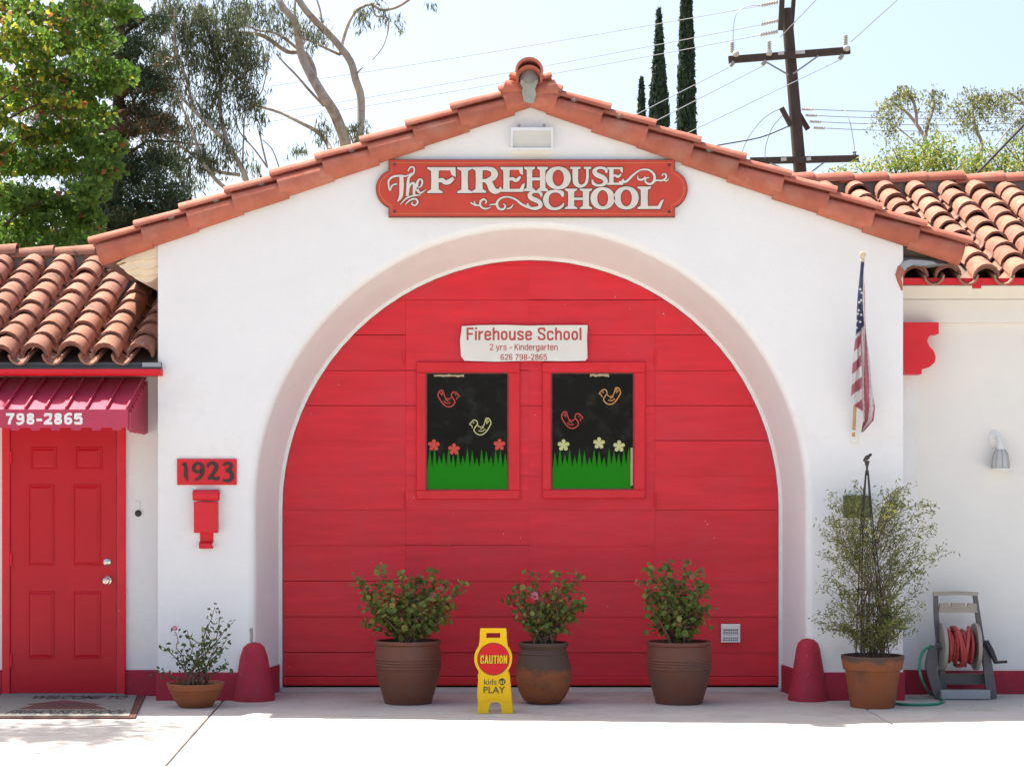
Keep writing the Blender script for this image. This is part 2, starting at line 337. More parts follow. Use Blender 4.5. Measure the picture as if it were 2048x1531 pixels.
L_VINE = leaf('vine_green', (.20,.225,.06), .45); L_VINE2 = leaf('vine_pale', (.33,.34,.12), .45); L_ROSE = leaf('rose_green', (.075,.125,.035), .35)
PINK = leaf('petal_pink', (.62,.20,.30), .3); STEM = mat('plant_stem', (.13,.11,.05), .7, .2, 20); STEMW = mat('woody_stem', (.12,.075,.045), .8, .2, 20)

# ------------------------------------------------------------------ ground
g = MB(); g.add([(-400,-400,-.05),(400,-400,-.05),(400,900,-.05),(-400,900,-.05)], [(0,1,2,3)])
g.build('ground', GROUND, kind='structure')
pav = MB(); pav.add([(-14,-40,-.03),(14,-40,-.03),(14,2.2,-.03),(-14,2.2,-.03)], [(0,1,2,3)])
pav = pav.build('pavement', mat('joint_fill', (.10,.09,.075), .95, .3, 20), kind='structure')
def gpt(x, y):            # pixel on the ground plane -> (X, Y)
    d = F*CH/(y-HY); return ((x-CX)*d/F, d-D0)
def slab(poly, z=0.0):
    cx = sum(p[0] for p in poly)/len(poly); cy = sum(p[1] for p in poly)/len(poly); n = len(poly)
    gap = .0065; q = []
    for x, y in poly:
        dx, dy = cx-x, cy-y; L = math.hypot(dx, dy); q.append((x+dx/L*gap*1.4, y+dy/L*gap*1.4))
    mb = MB(); e = .008
    top = [(x+(cx-x)/math.hypot(cx-x, cy-y)*e, y+(cy-y)/math.hypot(cx-x, cy-y)*e, z) for x, y in q]
    mid = [(x, y, z-e*.8) for x, y in q]; bot = [(x, y, -.028) for x, y in q]
    fs = [tuple(range(n))]
    for i in range(n):
        j = (i+1) % n; fs += [(i, n+i, n+j, j), (n+i, 2*n+i, 2*n+j, n+j)]
    mb.add(top+mid+bot, fs); mb.build('concrete_slab', CONC, pav)
L0 = gpt(455, 1390); L1 = gpt(330, 1531); R0 = gpt(1690, 1392); R1 = gpt(1924, 1527)
def ext(a, b, Y): t = (Y-a[1])/(b[1]-a[1]); return (a[0]+(b[0]-a[0])*t, Y)
YJ = gpt(1024, 1512)[1]; YB = 2.15
l = [ext(L0, L1, y) for y in (YB, YJ, YJ-3.6, YJ-8, -38)]; r = [ext(R0, R1, y) for y in (YB, YJ, YJ-3.6, YJ-8, -38)]
for k in range(4):
    slab([l[k+1], r[k+1], r[k], l[k]])
    slab([(-9.5, l[k+1][1]), l[k+1], l[k], (-9.5, l[k][1])]); slab([r[k+1], (9.5, r[k+1][1]), (9.5, r[k][1]), r[k]])

# ------------------------------------------------------------------ the building
B = empty('school_building', (0, 3, 0), 'white stucco old firehouse with red arched door and terracotta tile roofs', 'building')
HW = 2.945; RS = .3707; ZP = 4.69; R = 2.174; CZ = 1.553; YD = .75; RI = 2.058
def rz(x): return ZP - RS*abs(x)
NA = 40
CZI = CZ-.041
def arch(rad, cz=CZ): return [(rad*math.cos(math.pi*k/NA), cz+rad*math.sin(math.pi*k/NA)) for k in range(NA+1)]   # right springing -> left springing
mb = MB(); RF = R+.055
A = arch(RF)
top = NA//2
right = [(RF, 0), (HW, 0), (HW, rz(HW)+.03), (0, rz(0)+.03)] + [A[k] for k in range(top, -1, -1)]
left = [(-HW, 0), (-RF, 0)] + [A[k] for k in range(NA, top-1, -1)] + [(0, rz(0)+.03), (-HW, rz(HW)+.03)]
for poly in (right, left): mb.add([(x, 0, z) for x, z in poly], [tuple(range(len(poly)))])
prof = [(RF, 0), (R+.030, .007), (R+.011, .022), (R+.002, .05), (R-.002, .075), (2.088, YD-.035), (2.085, YD-.028), (RI, YD-.025), (RI, YD+.06)]
rows = []
for rad, y in prof:
    a = [(rad, 0)] + arch(rad, CZI if y > .1 else CZ) + [(-rad, 0)]; rows.append([(x, y, z) for x, z in a])
n = len(rows[0]); vs = [v for r_ in rows for v in r_]
mb.add(vs, [(i*n+k, i*n+k+1, (i+1)*n+k+1, (i+1)*n+k) for i in range(len(rows)-1) for k in range(n-1)])
for s in (-1, 1):
    mb.add([(s*HW, 0, 0), (s*HW, 7, 0), (s*HW, 7, rz(HW)), (s*HW, 0, rz(HW)+.03)], [(0,1,2,3)])
mb.add([(-HW,7,0),(HW,7,0),(HW,7,rz(HW)),(0,7,rz(0)),(-HW,7,rz(HW))], [(0,1,2,3,4)])
mb.build('main_wall', STUCCO, B, smooth=35)
# painted base band, front and round into the arch
mb = MB(); bz = P(0, 1344)[2]
for s in (-1, 1):
    pts = [(s*(HW+.012), .3), (s*(HW+.012), -.014), (s*(R+.03), -.014), (s*(R-.012), .03), (s*(2.076), YD-.04)]
    mb = MB()
    for (x0, y0), (x1, y1) in zip(pts[:-1], pts[1:]):
        mb.add([(x0,y0,0),(x1,y1,0),(x1,y1,bz+random.uniform(-.004,.004)),(x0,y0,bz),(x0,y0+.02,bz+.003),(x1,y1+.02,bz+.003)], [(0,1,2,3),(3,2,5,4)])
    mb.build('base_band', CRIMSON, B)

# ---- arched door: planks clipped by the arch
def clip(poly, clipper):
    out = poly
    m = len(clipper)
    for i in range(m):
        a, b = clipper[i], clipper[(i+1) % m]; inp = out; out = []
        if not inp: break
        def side(p): return (b[0]-a[0])*(p[1]-a[1])-(b[1]-a[1])*(p[0]-a[0])
        for k in range(len(inp)):
            p, q = inp[k-1], inp[k]; sp, sq = side(p), side(q)
            if sq >= 0:
                if sp < 0: t = sp/(sp-sq); out.append((p[0]+(q[0]-p[0])*t, p[1]+(q[1]-p[1])*t))
                out.append(q)
            elif sp >= 0: t = sp/(sp-sq); out.append((p[0]+(q[0]-p[0])*t, p[1]+(q[1]-p[1])*t))
    return out
RD = RI-.004
archpoly = [(-RD, .045), (RD, .045)] + arch(RD, CZI)
mb = MB(); mb.extr(archpoly, YD+.035, YD+.07)
door = mb.build('arched_door', mat('door_gap', (.48,.02,.028), .8, .1, 4), B)
seams_x = [-2.2, P(811, 0, YD)[0], P(1058, 0, YD)[0], P(1310, 0, YD)[0], 2.2]
rows_y = [1352, 1304, 1232.5, 1161.5, 1090, 1019, 950, 881, 811, 741, 670, 600, 530, 460]
for c in range(4):
    for k in range(len(rows_y)-1):
        z0 = P(0, rows_y[k]+random.uniform(-1, 1), YD)[2]; z1 = P(0, rows_y[k+1], YD)[2]
        gx = .0005; gz = .0011
        x0, x1 = seams_x[c]+gx, seams_x[c+1]-gx
        p = clip([(x0, z0+gz), (x1, z0+gz), (x1, z1-gz), (x0, z1-gz)], archpoly)
        if len(p) < 3 or max(q[0] for q in p)-min(q[0] for q in p) < .05: continue
        j = random.uniform(0, .004)
        m_ = MB(); m_.extr(p, YD+.002-j, YD+.034, tilt=.006); m_.build('plank', REDDOOR, door)
m_ = MB(); m_.bbox((-RD, YD-.016, .045), (RD, YD+.033, P(0, 1352, YD)[2]-.002), .008); m_.build('bottom_rail', REDTRIM, door)
for x, y0, y1 in ((808, 700, 730), (1310, 700, 730), (808, 985, 1015), (1310, 985, 1015)):
    m_ = MB(); a = P(x, y1, YD); m_.tube([(a.x, YD-.012, a.z), (a.x, YD-.012, P(x, y0, YD)[2])], .008, 8); m_.build('hinge', REDTRIM, door, smooth=40)

m_ = MB(); m_.add([(-RI, YD-.10, .001), (RI, YD-.10, .001), (RI, YD-.03, .030), (-RI, YD-.03, .030), (RI, YD+.06, .030), (-RI, YD+.06, .030)], [(0,1,2,3),(3,2,4,5)]); m_.build('sill', CONC, B)
# ---- door windows with stuck-on paper shapes
def window(fx0, fx1, fy0, fy1, px0, px1, py0, py1):
    a, b = P(fx0, fy1, YD), P(fx1, fy0, YD); c, d = P(px0, py1, YD), P(px1, py0, YD)
    mb = MB(); y0, y1 = YD-.034, YD+.0
    mb.bbox((a.x, y0, a.z), (b.x, y1, c.z), .006); mb.bbox((a.x, y0, d.z), (b.x, y1, b.z), .006)
    mb.bbox((a.x, y0+.002, c.z), (c.x, y1, d.z), .006); mb.bbox((d.x, y0+.002, c.z), (b.x, y1, d.z), .006)
    o = mb.build('window', REDTRIM, B)
    m_ = MB(); t = .010
    for q in (((c.x, c.z), (d.x, c.z+t)), ((c.x, d.z-t), (d.x, d.z)), ((c.x, c.z+t), (c.x+t, d.z-t)), ((d.x-t, c.z+t), (d.x, d.z-t))):
        m_.box((q[0][0], YD-.020, q[0][1]), (q[1][0], YD-.0105, q[1][1]))
    m_.build('glazing_bead', mat('old_putty', (.17,.045,.04), .7, .3, 14), o)
    m_ = MB(); m_.box((c.x, YD-.010, c.z), (d.x, YD-.002, d.z)); m_.build('pane', GLASS, o)
    return o
WA = window(833, 1040, 724, 998, 852, 1017, 745, 980); WB = window(1085, 1290, 724, 996, 1102, 1268, 745, 979)
YG = YD-.0118
def Q(x, y): v = P(x, y, YD); return (v.x, v.z)
def grass(o, x0, x1, yb, tips):
    pts = [Q(x0, yb), Q(x1, yb)]
    xs = list(range(len(tips)))
    n = len(tips); wd = (x1-x0)/n
    for k in range(n-1, -1, -1):
        xa = x0+wd*k
        pts += [Q(xa+wd, 936-(k*7 % 5)*2), Q(xa+wd*.5, tips[k])]
    pts.append(Q(x0, 938))
    m_ = MB(); m_.extr(pts, YG, YG+.001); m_.build('grass_cutout', DEC_G, o)
tipsA = [897, 893, 910, 903, 896, 907, 898, 911, 895, 900, 914, 897, 901, 912, 896, 899, 905]
grass(WA, 855, 1015, 978, tipsA); grass(WB, 1105, 1262, 977, tipsA[3:]+tipsA[:2])
def flower(o, x, y, m, r=12):
    c = Q(x, y); rr = U(r, YD); pts = []
    for k in range(60):
        a = 2*math.pi*k/60; pts.append((c[0]+rr*(.28+.72*abs(math.cos(2.5*a))**.45)*math.cos(a+.3), c[1]+rr*(.28+.72*abs(math.cos(2.5*a))**.45)*math.sin(a+.3)))
    m_ = MB(); m_.extr(pts, YG-.0015, YG-.0004); m_.build('flower_cutout', m, o)
for x, y in ((868, 890), (908, 898), (999, 889)): flower(WA, x, y, DEC_R)
for x, y in ((1127, 890), (1198, 886), (1238, 892)): flower(WB, x, y, DEC_Y)
def bird(o, x, y, m, flip):
    s = -1 if flip else 1; m_ = MB(); wv = U(1.7, YD)
    def st(pts, w_=1.0, closed=False): m_.ribbon([Q(x+s*a, y+b) for a, b in pts], wv*w_, YG-.0004*len(m_.f)/200-.0003, .0003, closed=closed, sub=5)
    st([(19, -8), (14, -13), (8, -12), (6, -6), (9, -1), (13, 6), (10, 12), (3, 16), (-5, 15), (-12, 9), (-18, 0), (-21, -8), (-17, -16), (-11, -17)], 1.2)
    st([(19, -8), (22, -5), (18, -3), (16, 2)], 1.0)
    st([(-11, -17), (-9, -10), (-6, -2), (0, 1), (6, -3)])
    st([(-17, -12), (-12, -6)]); st([(-14, -15), (-11, -9)])
    st([(-10, 5), (-3, 9), (4, 8)]); st([(-7, 1), (0, 5)])
    st([(13, -8), (15, -8.2)], 1.8)
    m_.build('bird_cutout', m, o)
bird(WA, 897, 797, DEC_R, False); bird(WA, 961, 853, DEC_Y, True); bird(WB, 1220, 792, DEC_O, True); bird(WB, 1144, 840, DEC_R, False)
for o, x0, x1, y0, y1 in ((WA, 868, 928, 749, 754), (WB, 1180, 1218, 748, 753), (WB, 1261, 1266, 895, 970)):
    m_ = MB(); n = 10
    up = [Q(x0+(x1-x0)*k/n, y0+random.uniform(-1, 1)) for k in range(n+1)]; dn = [Q(x1-(x1-x0)*k/n, y1+random.uniform(-1.5, 1.5)) for k in range(n+1)]
    m_.extr(list(reversed(up+dn)), YG-.0008, YG); m_.build('tape_strip', TAPE, o)

# ---- tiles
def tile_mesh(name, r0, r1, L, th, m, seg=8, arc=180.0, squash=1.0, rag=.0):
    mb = MB(); vs = []
    for (y, r_) in ((0, r0), (L, r1)):
        for inner in (0, 1):
            for k in range(seg+1):
                a = math.radians(90-arc/2+arc*k/seg); q = r_-inner*th
                vs.append((q*math.cos(a), y+(random.uniform(-rag, rag) if y == 0 else 0), q*math.sin(a)*squash))
    n = seg+1; fs = []
    for k in range(seg):
        fs += [(k, 2*n+k, 2*n+k+1, k+1), (n+k+1, 3*n+k+1, 3*n+k, n+k), (k, k+1, n+k+1, n+k), (2*n+k+1, 2*n+k, 3*n+k, 3*n+k+1)]
    fs += [(0, n, 3*n, 2*n), (n-1, 3*n-1, 4*n-1, 2*n-1)]
    mb.add(vs, fs)
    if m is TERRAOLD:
        for k in range(seg): mb.m[4*k+1] = 1; mb.m[4*k+2] = 1      # lip and underside: grime, with their shade painted in as a darker colour
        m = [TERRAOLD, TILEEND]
    return mb.mesh(name, m, 40)
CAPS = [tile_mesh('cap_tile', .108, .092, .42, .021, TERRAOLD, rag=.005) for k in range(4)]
PANS = [tile_mesh('pan_tile', .085, .105, .42, .016, PANMAT, seg=6) for k in range(2)]
def frame(o, ax, up):      # matrix with local +Y along ax and local +Z near up
    y = Vector(ax).normalized(); z = Vector(up); x = y.cross(z).normalized(); z = x.cross(y)
    m = Matrix((x, y, z)).transposed().to_4x4(); m.translation = Vector(o); return m
# gable roof
mb = MB()
for s in (-1, 1):
    pts = [(0, rz(0)+.085), (s*3.40, rz(3.40)+.085), (s*3.40, rz(3.40)+.02), (0, rz(0)+.02)]
    if s > 0: pts = pts[::-1]
    mb.extr(pts, .012, 7.1)
gable = mb.build('gable_roof', DECK, B)
rake_m = [tile_mesh('rake_tile', .092, .074, .43, .016, TERRA, seg=10, arc=190) for k in range(3)]
cap_m = [tile_mesh('rake_cap_tile', .096, .076, .43, .018, TERRA, seg=10, squash=.72) for k in range(3)]
ca, sa = math.cos(math.atan(RS)), math.sin(math.atan(RS))
EX = .3555
for s in (-1, 1):
    ax0 = Vector((-s*ca, 0, sa)); nrm = Vector((s*sa, 0, ca))
    for k in range(10):
        xl = 3.40-EX*k
        tl = .034+random.uniform(-.006, .006)
        ax = (ax0*.43 - nrm*tl).normalized()
        # rake tile: convex side turned to the street
        o = Vector((s*xl, -.030+random.uniform(-.004, .004), rz(xl)+.088))
        inst('rake_tile', random.choice(rake_m), gable, frame(o, ax, Vector((0, -1, 0))+nrm*.12))
        xl2 = 3.47-EX*k
        if k == 9: xl2 -= .03
        o = Vector((s*xl2, -.004+random.uniform(-.004, .004), rz(xl2)+.190+random.uniform(-.003, .003)))
        inst('cap_tile', random.choice(cap_m), gable, frame(o, ax, nrm))
        if random.random() < .35:   # pointing mortar squeezed out between the rows
            m_ = MB(); c = o+ax0*.30
            m_.lathe([(0, -.03), (.02, -.02), (.026, 0), (.018, .025), (0, .03)], (c.x, -.055, c.z-.016), 8, wob=.25, M=Matrix.Rotation(math.radians(80), 3, 'Y')); m_.build('mortar', MORTAR, gable, smooth=60)
# ridge end: nested barrels over a mortar plug
rm = tile_mesh('ridge_tile', .110, .090, .44, .018, TERRA, seg=12, arc=215); rm2 = tile_mesh('ridge_under_tile', .112, .09, .44, .020, TERRA, seg=12, arc=200)
inst('ridge_tile', rm, gable, frame((-.01, -.21, 4.925), (0, 1, -.02), (0, 0, 1)))
inst('ridge_tile', rm2, gable, frame((-.01, -.19, 4.872), (0, 1, -.02), (0, 0, 1)) @ Matrix.Diagonal((.94, 1, .94, 1)))
for k in range(1, 16): inst('ridge_tile', rm, gable, frame((-.01, -.21+.4*k, 4.93), (0, 1, -.06), (0, 0, 1)))
m_ = MB(); m_.lathe([(.0, -.02), (.05, -.01), (.074, .01), (.074, .3)], (-.01, -.13, 4.885), 14, wob=.04, M=Matrix.Rotation(math.radians(-90), 3, 'X')); m_.build('mortar', MORTAR, gable, smooth=40)
m_ = MB(); m_.extr([(-.050, 4.70), (.026, 4.695), (.045, 4.76), (.036, 4.80), (.058, 4.87), (-.075, 4.87), (-.08, 4.84), (-.058, 4.81), (-.066, 4.77)], -.140, .02); m_.build('mortar', mat('pale_mortar', (.34,.34,.29), .9, .2, 14, .4, 40, .1), gable)
# cream tile cornice below the gable eave on the street corner
cor = empty('eave_cornice', (-3.1, .5, 3.4), parent=B)
for k, (pts, y0) in enumerate((
        ([(232,527),(246,523),(262,524),(279,519),(296,520),(318,514),(318,484),(300,490)], .020),
        ([(238,532),(250,540),(262,541),(276,534),(290,539),(304,536),(318,530),(318,505),(280,512)], .045),
        ([(248,540),(258,549),(268,551),(280,548),(292,552),(304,550),(318,546),(318,520),(280,528)], .080),
        ([(262,548),(270,557),(280,562),(292,565),(303,562),(318,552),(318,530),(290,535)], .120))):
    q_ = [(P(x, y, y0).x, P(x, y, y0).z) for x, y in pts]
    m_ = MB(); m_.extr(q_, y0, 2.0); m_.build('cornice_course', CREAM, cor)
# ---- wings
def wing_roof(name, xs, ye, ze, yr, zr, test, lab, ridge_x, ncourse):
    sl = (zr-ze)/(yr-ye); th = math.atan(sl); n = Vector((0, -math.sin(th), math.cos(th))); ax0 = Vector((0, math.cos(th), math.sin(th)))
    Ls = math.hypot(yr-ye, zr-ze)
    xa, xb = lab
    mb = MB(); mb.add([(xa, ye+.06, ze-.044), (xb, ye+.06, ze-.044), (xb, yr+.05, zr-.055), (xa, yr+.05, zr-.055), (xa, ye+.06, ze-.052), (xb, ye+.06, ze-.052), (xb, yr+.05, zr-.115), (xa, yr+.05, zr-.115)],
                      [(0,1,2,3),(7,6,5,4),(0,4,5,1),(1,5,6,2),(3,7,4,0),(2,6,7,3)])
    mb.add([(xa, yr+.05, zr-.055), (xb, yr+.05, zr-.055), (xb, yr+2.4, ze-.1), (xa, yr+2.4, ze-.1)], [(0,1,2,3)])
    rf = mb.build(name, DECK, B)
    e = Ls/ncourse
    for ci, x in enumerate(xs):
        xj = random.uniform(-.016, .016)
        for k in range(ncourse):
            s0 = e*k + random.uniform(-.018, .018); o = Vector((x+xj+random.uniform(-.008, .008), ye, ze)) + ax0*s0 + n*(.012+random.uniform(0, .012))
            if k == 0: o += ax0*random.uniform(-.03, .03)
            if not test(o): continue
            tl = .027+random.uniform(-.010, .012)
            a = (ax0*.42 - n*tl + Vector((random.uniform(-.012, .012), 0, 0))).normalized()
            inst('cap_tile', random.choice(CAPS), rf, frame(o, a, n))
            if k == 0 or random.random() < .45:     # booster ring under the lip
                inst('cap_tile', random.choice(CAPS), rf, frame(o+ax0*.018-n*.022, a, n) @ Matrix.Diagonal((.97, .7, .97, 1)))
        for k in range(ncourse):
            s0 = e*k; o = Vector((x+.138+random.uniform(-.01, .01), ye-.03, ze)) + ax0*s0 + n*.022
            if not test(o) or (o.x > -3.06 and o.x < 0): continue
            a = (ax0*.42 - n*.03).normalized()
            inst('pan_tile', random.choice(PANS), rf, frame(o, a, -n))
    # ridge
    m_ = MB(); m_.extr([(ridge_x[0], zr-.1), (ridge_x[1], zr-.1), (ridge_x[1], zr+.075), (ridge_x[0], zr+.075)], yr-.055, yr+.05); m_.build('ridge_mortar', MORTAR, rf)
    x = ridge_x[0]
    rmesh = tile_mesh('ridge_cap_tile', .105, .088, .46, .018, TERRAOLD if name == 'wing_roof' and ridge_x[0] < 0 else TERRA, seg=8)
    while x < ridge_x[1]:
        inst('ridge_tile', rmesh, rf, frame((x+.4, yr, zr+.065+random.uniform(-.008, .012)), (-1, random.uniform(-.02, .02), -.05+random.uniform(-.02, .02)), (0, 0, 1)) ); x += .36+random.uniform(-.05, .02)
    return rf, ax0, n
def mainz(x): return 4.77-.3707*abs(x)
YL, YRW = .35, .50
xsl = [-3.895+.276*k for k in range(-6, 4)]
roofL, axL, nL = wing_roof('wing_roof', xsl, -.05, 2.70, 2.15, 3.72, lambda o: o.z < mainz(o.x)-.22 if o.x > -3.62 else True, (-5.9, -HW), (-5.7, -3.35), 9)
xsr = [3.06+.285*k for k in range(-6, 8)]
roofR, axR, nR = wing_roof('wing_roof', xsr, .10, 3.345, 2.95, 4.52, lambda o: (o.x > HW and o.y < .3 and o.x < 5.3) or o.z > mainz(o.x)+.05, (HW, 5.6), (1.9, 5.4), 9)
# dry leaves and needles caught between the tile rows
mb = MB()
for k in range(1500):
    x = random.choice(xsl)+.138+random.gauss(0, .03); s_ = random.uniform(0, 2.35); c = Vector((x, -.05, 2.70))+axL*s_+nL*random.uniform(-.055, -.005)
    if c.x > -2.97 or (c.x > -3.55 and c.z > mainz(c.x)-.25): continue
    a = Vector((random.uniform(-1, 1), random.uniform(-1, 1), random.uniform(-.4, .6))).normalized()*random.uniform(.012, .035); b = a.cross(nL).normalized()*random.uniform(.003, .010)
    mb.add([c-a, c+b, c+a, c-b], [(0,1,2,3)], random.randint(0, 1))
mb.build('leaf_litter', [mat('litter_brown', (.17,.10,.08), .9, .3, 9), mat('litter_grey', (.30,.25,.23), .9, .3, 9)], roofL, kind='stuff')
mb = MB()
for k in range(700):
    x = random.choice(xsr)+.138+random.gauss(0, .03); s_ = random.uniform(0, 3.0); c = Vector((x, .10, 3.345))+axR*s_+nR*random.uniform(-.055, -.005)
    if c.z < mainz(c.x)+.05: continue
    a = Vector((random.uniform(-1, 1), random.uniform(-1, 1), random.uniform(-.4, .6))).normalized()*random.uniform(.012, .03); b = a.cross(nR).normalized()*random.uniform(.003, .009)
    mb.add([c-a, c+b, c+a, c-b], [(0,1,2,3)])
mb.build('leaf_litter', mat('litter_tan', (.22,.15,.10), .9, .3, 9), roofR, kind='stuff')

# left wing wall, fascia, gutter
mb = MB(); mb.box((-6.2, YL, 0), (-HW+.01, YL+.25, 2.75)); mb.build('wing_wall', STUCCO, B)
mb = MB(); mb.box((-6.2, YL-.014, 0), (P(4, 0, YL)[0], YL-.001, .21)); mb.build('base_band', CRIMSON, B)
mb = MB(); mb.box((P(253, 0, YL)[0], YL-.014, 0), (-HW-.013, YL-.001, .21)); mb.build('base_band', CRIMSON, B)
ef = P(0, 751, -.06)[2]; et = P(0, 738, -.06)[2]
mb = MB()
prof_g = [(.0, et), (-.005, ef+.018), (.012, ef+.003), (.04, ef), (.10, ef), (.10, et)]
mb.add([(x, -.085+y, z) for x in (-6.2, P(322, 0, -.08)[0]) for y, z in prof_g], [(k, (k+1) % 6, 6+(k+1) % 6, 6+k) for k in range(6)] + [(5,4,3,2,1,0), (6,7,8,9,10,11)])
mb.build('fascia_gutter', REDTRIM, B)
mb = MB(); mb.box((-6.2, -.075, et+.002), (P(322, 0, -.08)[0]-.004, .05, et+.016)); mb.box((-6.2, -.045, et+.018), (P(320, 0, -.08)[0], .05, et+.055)); mb.build('drip_edge', mat('dark_drip_edge', (.05,.05,.055), .6, .2, 9), B)
mb = MB(); mb.box((P(284, 0, -.08)[0], -.07, et+.018), (P(321, 0, -.08)[0], -.047, et+.052)); mb.build('drip_edge', FLASH, B)
mb = MB(); mb.box((-6.2, .018, ef+.012), (-HW-.004, YL-.002, ef+.03)); mb.build('soffit', STUCCO, B)
# right wing wall, beam, bracket
mb = MB(); mb.box((HW-.01, YRW, 0), (6.2, YRW+.25, 3.35)); mb.build('wing_wall', CREAMW, B)
zb0, zb1 = P(0, 645, YRW-.06)[2], P(0, 599, YRW-.06)[2]
mb = MB(); mb.box((HW+.003, YRW-.06, zb0), (6.2, YRW-.001, zb1)); mb.build('beam', CREAMW, B)
mb = MB(); mb.box((HW+.003, YRW-.085, zb1+.004), (6.2, YRW-.001, 3.33)); mb.build('beam', CREAMW, B)
mb = MB(); mb.box((HW+.003, YRW-.035, 0), (P(1833, 0, YRW)[0], YRW-.001, zb0-.003)); mb.build('pilaster', STUCCO, B)
mb = MB(); mb.box((HW+.02, YRW-.05, 0), (P(1850, 0, YRW)[0], YRW-.036, .2)); mb.build('base_band', CRIMSON, B)
mb = MB(); mb.box((P(1850, 0, YRW)[0]+.001, YRW-.016, 0), (6.2, YRW-.001, .19)); mb.build('base_band', CRIMSON, B)
mb = MB(); f0, f1 = P(0, 569, .13)[2], P(0, 556, .13)[2]
mb.box((HW+.003, .125, f0), (6.2, .15, f1)); mb.box((P(1945, 0, .13)[0], .120, f0-.03), (P(1962, 0, .13)[0], .148, f0-.001)); mb.build('fascia', REDTRIM, B)
mb = MB(); mb.box((HW+.003, .152, f1-.03), (6.2, YRW-.09, f1-.012)); mb.build('soffit', CREAMW, B)
pts = [(1806,645),(1806,742),(1810,748),(1842,748),(1842,739),(1858,734),(1868,725),(1870,714),(1866,702),(1857,692),(1853,683),(1855,675),(1862,669),(1876,668),(1876,645)]
pp = [(P(x, y, .33).x, P(x, y, .33).z) for x, y in pts]
mb = MB(); mb.extr(pp, .30, YRW-.037); mb.build('bracket', REDTRIM, B)
# weathered block, flashing and broken tile where the gable eave meets the wing roof
mb = MB(); mb.extr([(P(x, y, .06).x, P(x, y, .06).z) for x, y in ((1804,520),(1890,522),(1880,505),(1804,486))], .16, .5); mb.build('rafter_block', mat('weathered_wood', (.30,.25,.20), .85, .2, 8, stretch=(1, 8, 8)), B)
def blob(pts, y0, y1, name, m):
    mb = MB(); n = len(pts); cx = sum(p[0] for p in pts)/n; cz = sum(p[1] for p in pts)/n
    vs = [(x, y1, z) for x, z in pts]+[(cx+(x-cx)*.9, (y0+y1)/2-.01, cz+(z-cz)*.86) for x, z in pts]+[(cx+(x-cx)*.6, y0, cz+(z-cz)*.5) for x, z in pts]
    fs = [(i, (i+1) % n, n+(i+1) % n, n+i) for i in range(n)]+[(n+i, n+(i+1) % n, 2*n+(i+1) % n, 2*n+i) for i in range(n)]+[tuple(range(2*n, 3*n))]
    mb.add(vs, fs); mb.build(name, m, B, smooth=50)
blob([(P(x, y, 0).x, P(x, y, 0).z) for x, y in ((1786,545),(1790,556),(1800,552),(1806,540),(1826,529),(1860,532),(1905,526),(1890,516),(1850,511),(1815,509),(1795,517),(1787,530))], -.02, .15, 'mortar_flashing', FLASH)
blob([(P(x, y, 0).x, P(x, y, 0).z) for x, y in ((1789,548),(1793,562),(1803,586),(1806,585),(1801,560),(1812,540),(1806,524),(1795,528))], -.03, .05, 'broken_tile', TERRA)

# ---- entry door in the left wing
dx0, dx1 = P(23, 0, YL)[0], P(233, 0, YL)[0]; dzt = P(0, 845, YL)[2]
mb = MB(); mb.box((dx0, YL-.020, .025), (dx1, YL-.002, dzt)); ed = mb.build('entry_door', REDSLAB, B)
for a in ((62,115,893,938),(151,206,893,938),(57,110,968,1131),(147,203,968,1131),(57,110,1181,1316),(147,203,1181,1316)):
    p, q = P(a[0], a[3], YL), P(a[1], a[2], YL); m_ = MB()
    loops = []
    for ins, y in ((0, YL-.0205), (.004, YL-.026), (.011, YL-.026), (.016, YL-.0205), (.034, YL-.0275)):
        loops.append([(p.x+ins, y, p.z+ins), (q.x-ins, y, p.z+ins), (q.x-ins, y, q.z-ins), (p.x+ins, y, q.z-ins)])
    vs = [v for L_ in loops for v in L_]; fs = [(i*4+k, i*4+(k+1) % 4, (i+1)*4+(k+1) % 4, (i+1)*4+k) for i in range(4) for k in range(4)]+[(16,17,18,19)]
    m_.add(vs, fs); m_.build('door_panel', REDSLAB, ed)
RX = Matrix.Rotation(math.radians(90), 3, 'X')
def knob(x, y, prof, name):
    c = P(x, y, YL); m_ = MB(); m_.lathe(prof, (c.x, YL-.020, c.z), 20, M=RX); m_.build(name, CHROME, ed, smooth=40)
knob(216, 1160, [(.0, 0), (.034, 0), (.034, .006), (.014, .012), (.013, .03), (.027, .042), (.031, .055), (.024, .068), (0, .072)], 'door_knob')
knob(216, 1123, [(0, 0), (.031, 0), (.030, .010), (.022, .016), (0, .018)], 'deadbolt')
for y in (915, 1118, 1320):
    c = P(24, y, YL); m_ = MB(); m_.tube([(c.x, YL-.030, c.z-.05), (c.x, YL-.030, c.z+.05)], .008, 8); m_.build('hinge', REDTRIM, ed, smooth=40)
mb = MB(); fxl, fxr = P(6, 0, YL)[0], P(252, 0, YL)[0]
mb.bbox((fxl, YL-.035, 0), (dx0-.004, YL-.001, dzt+.06), .005); mb.bbox((dx1+.008, YL-.035, 0), (fxr, YL-.001, dzt+.06), .005); mb.build('door_frame', REDTRIM, B)
mb = MB(); mb.box((fxl, YL-.06, .0), (fxr, YL-.0365, .022)); mb.build('threshold', STEEL, B)

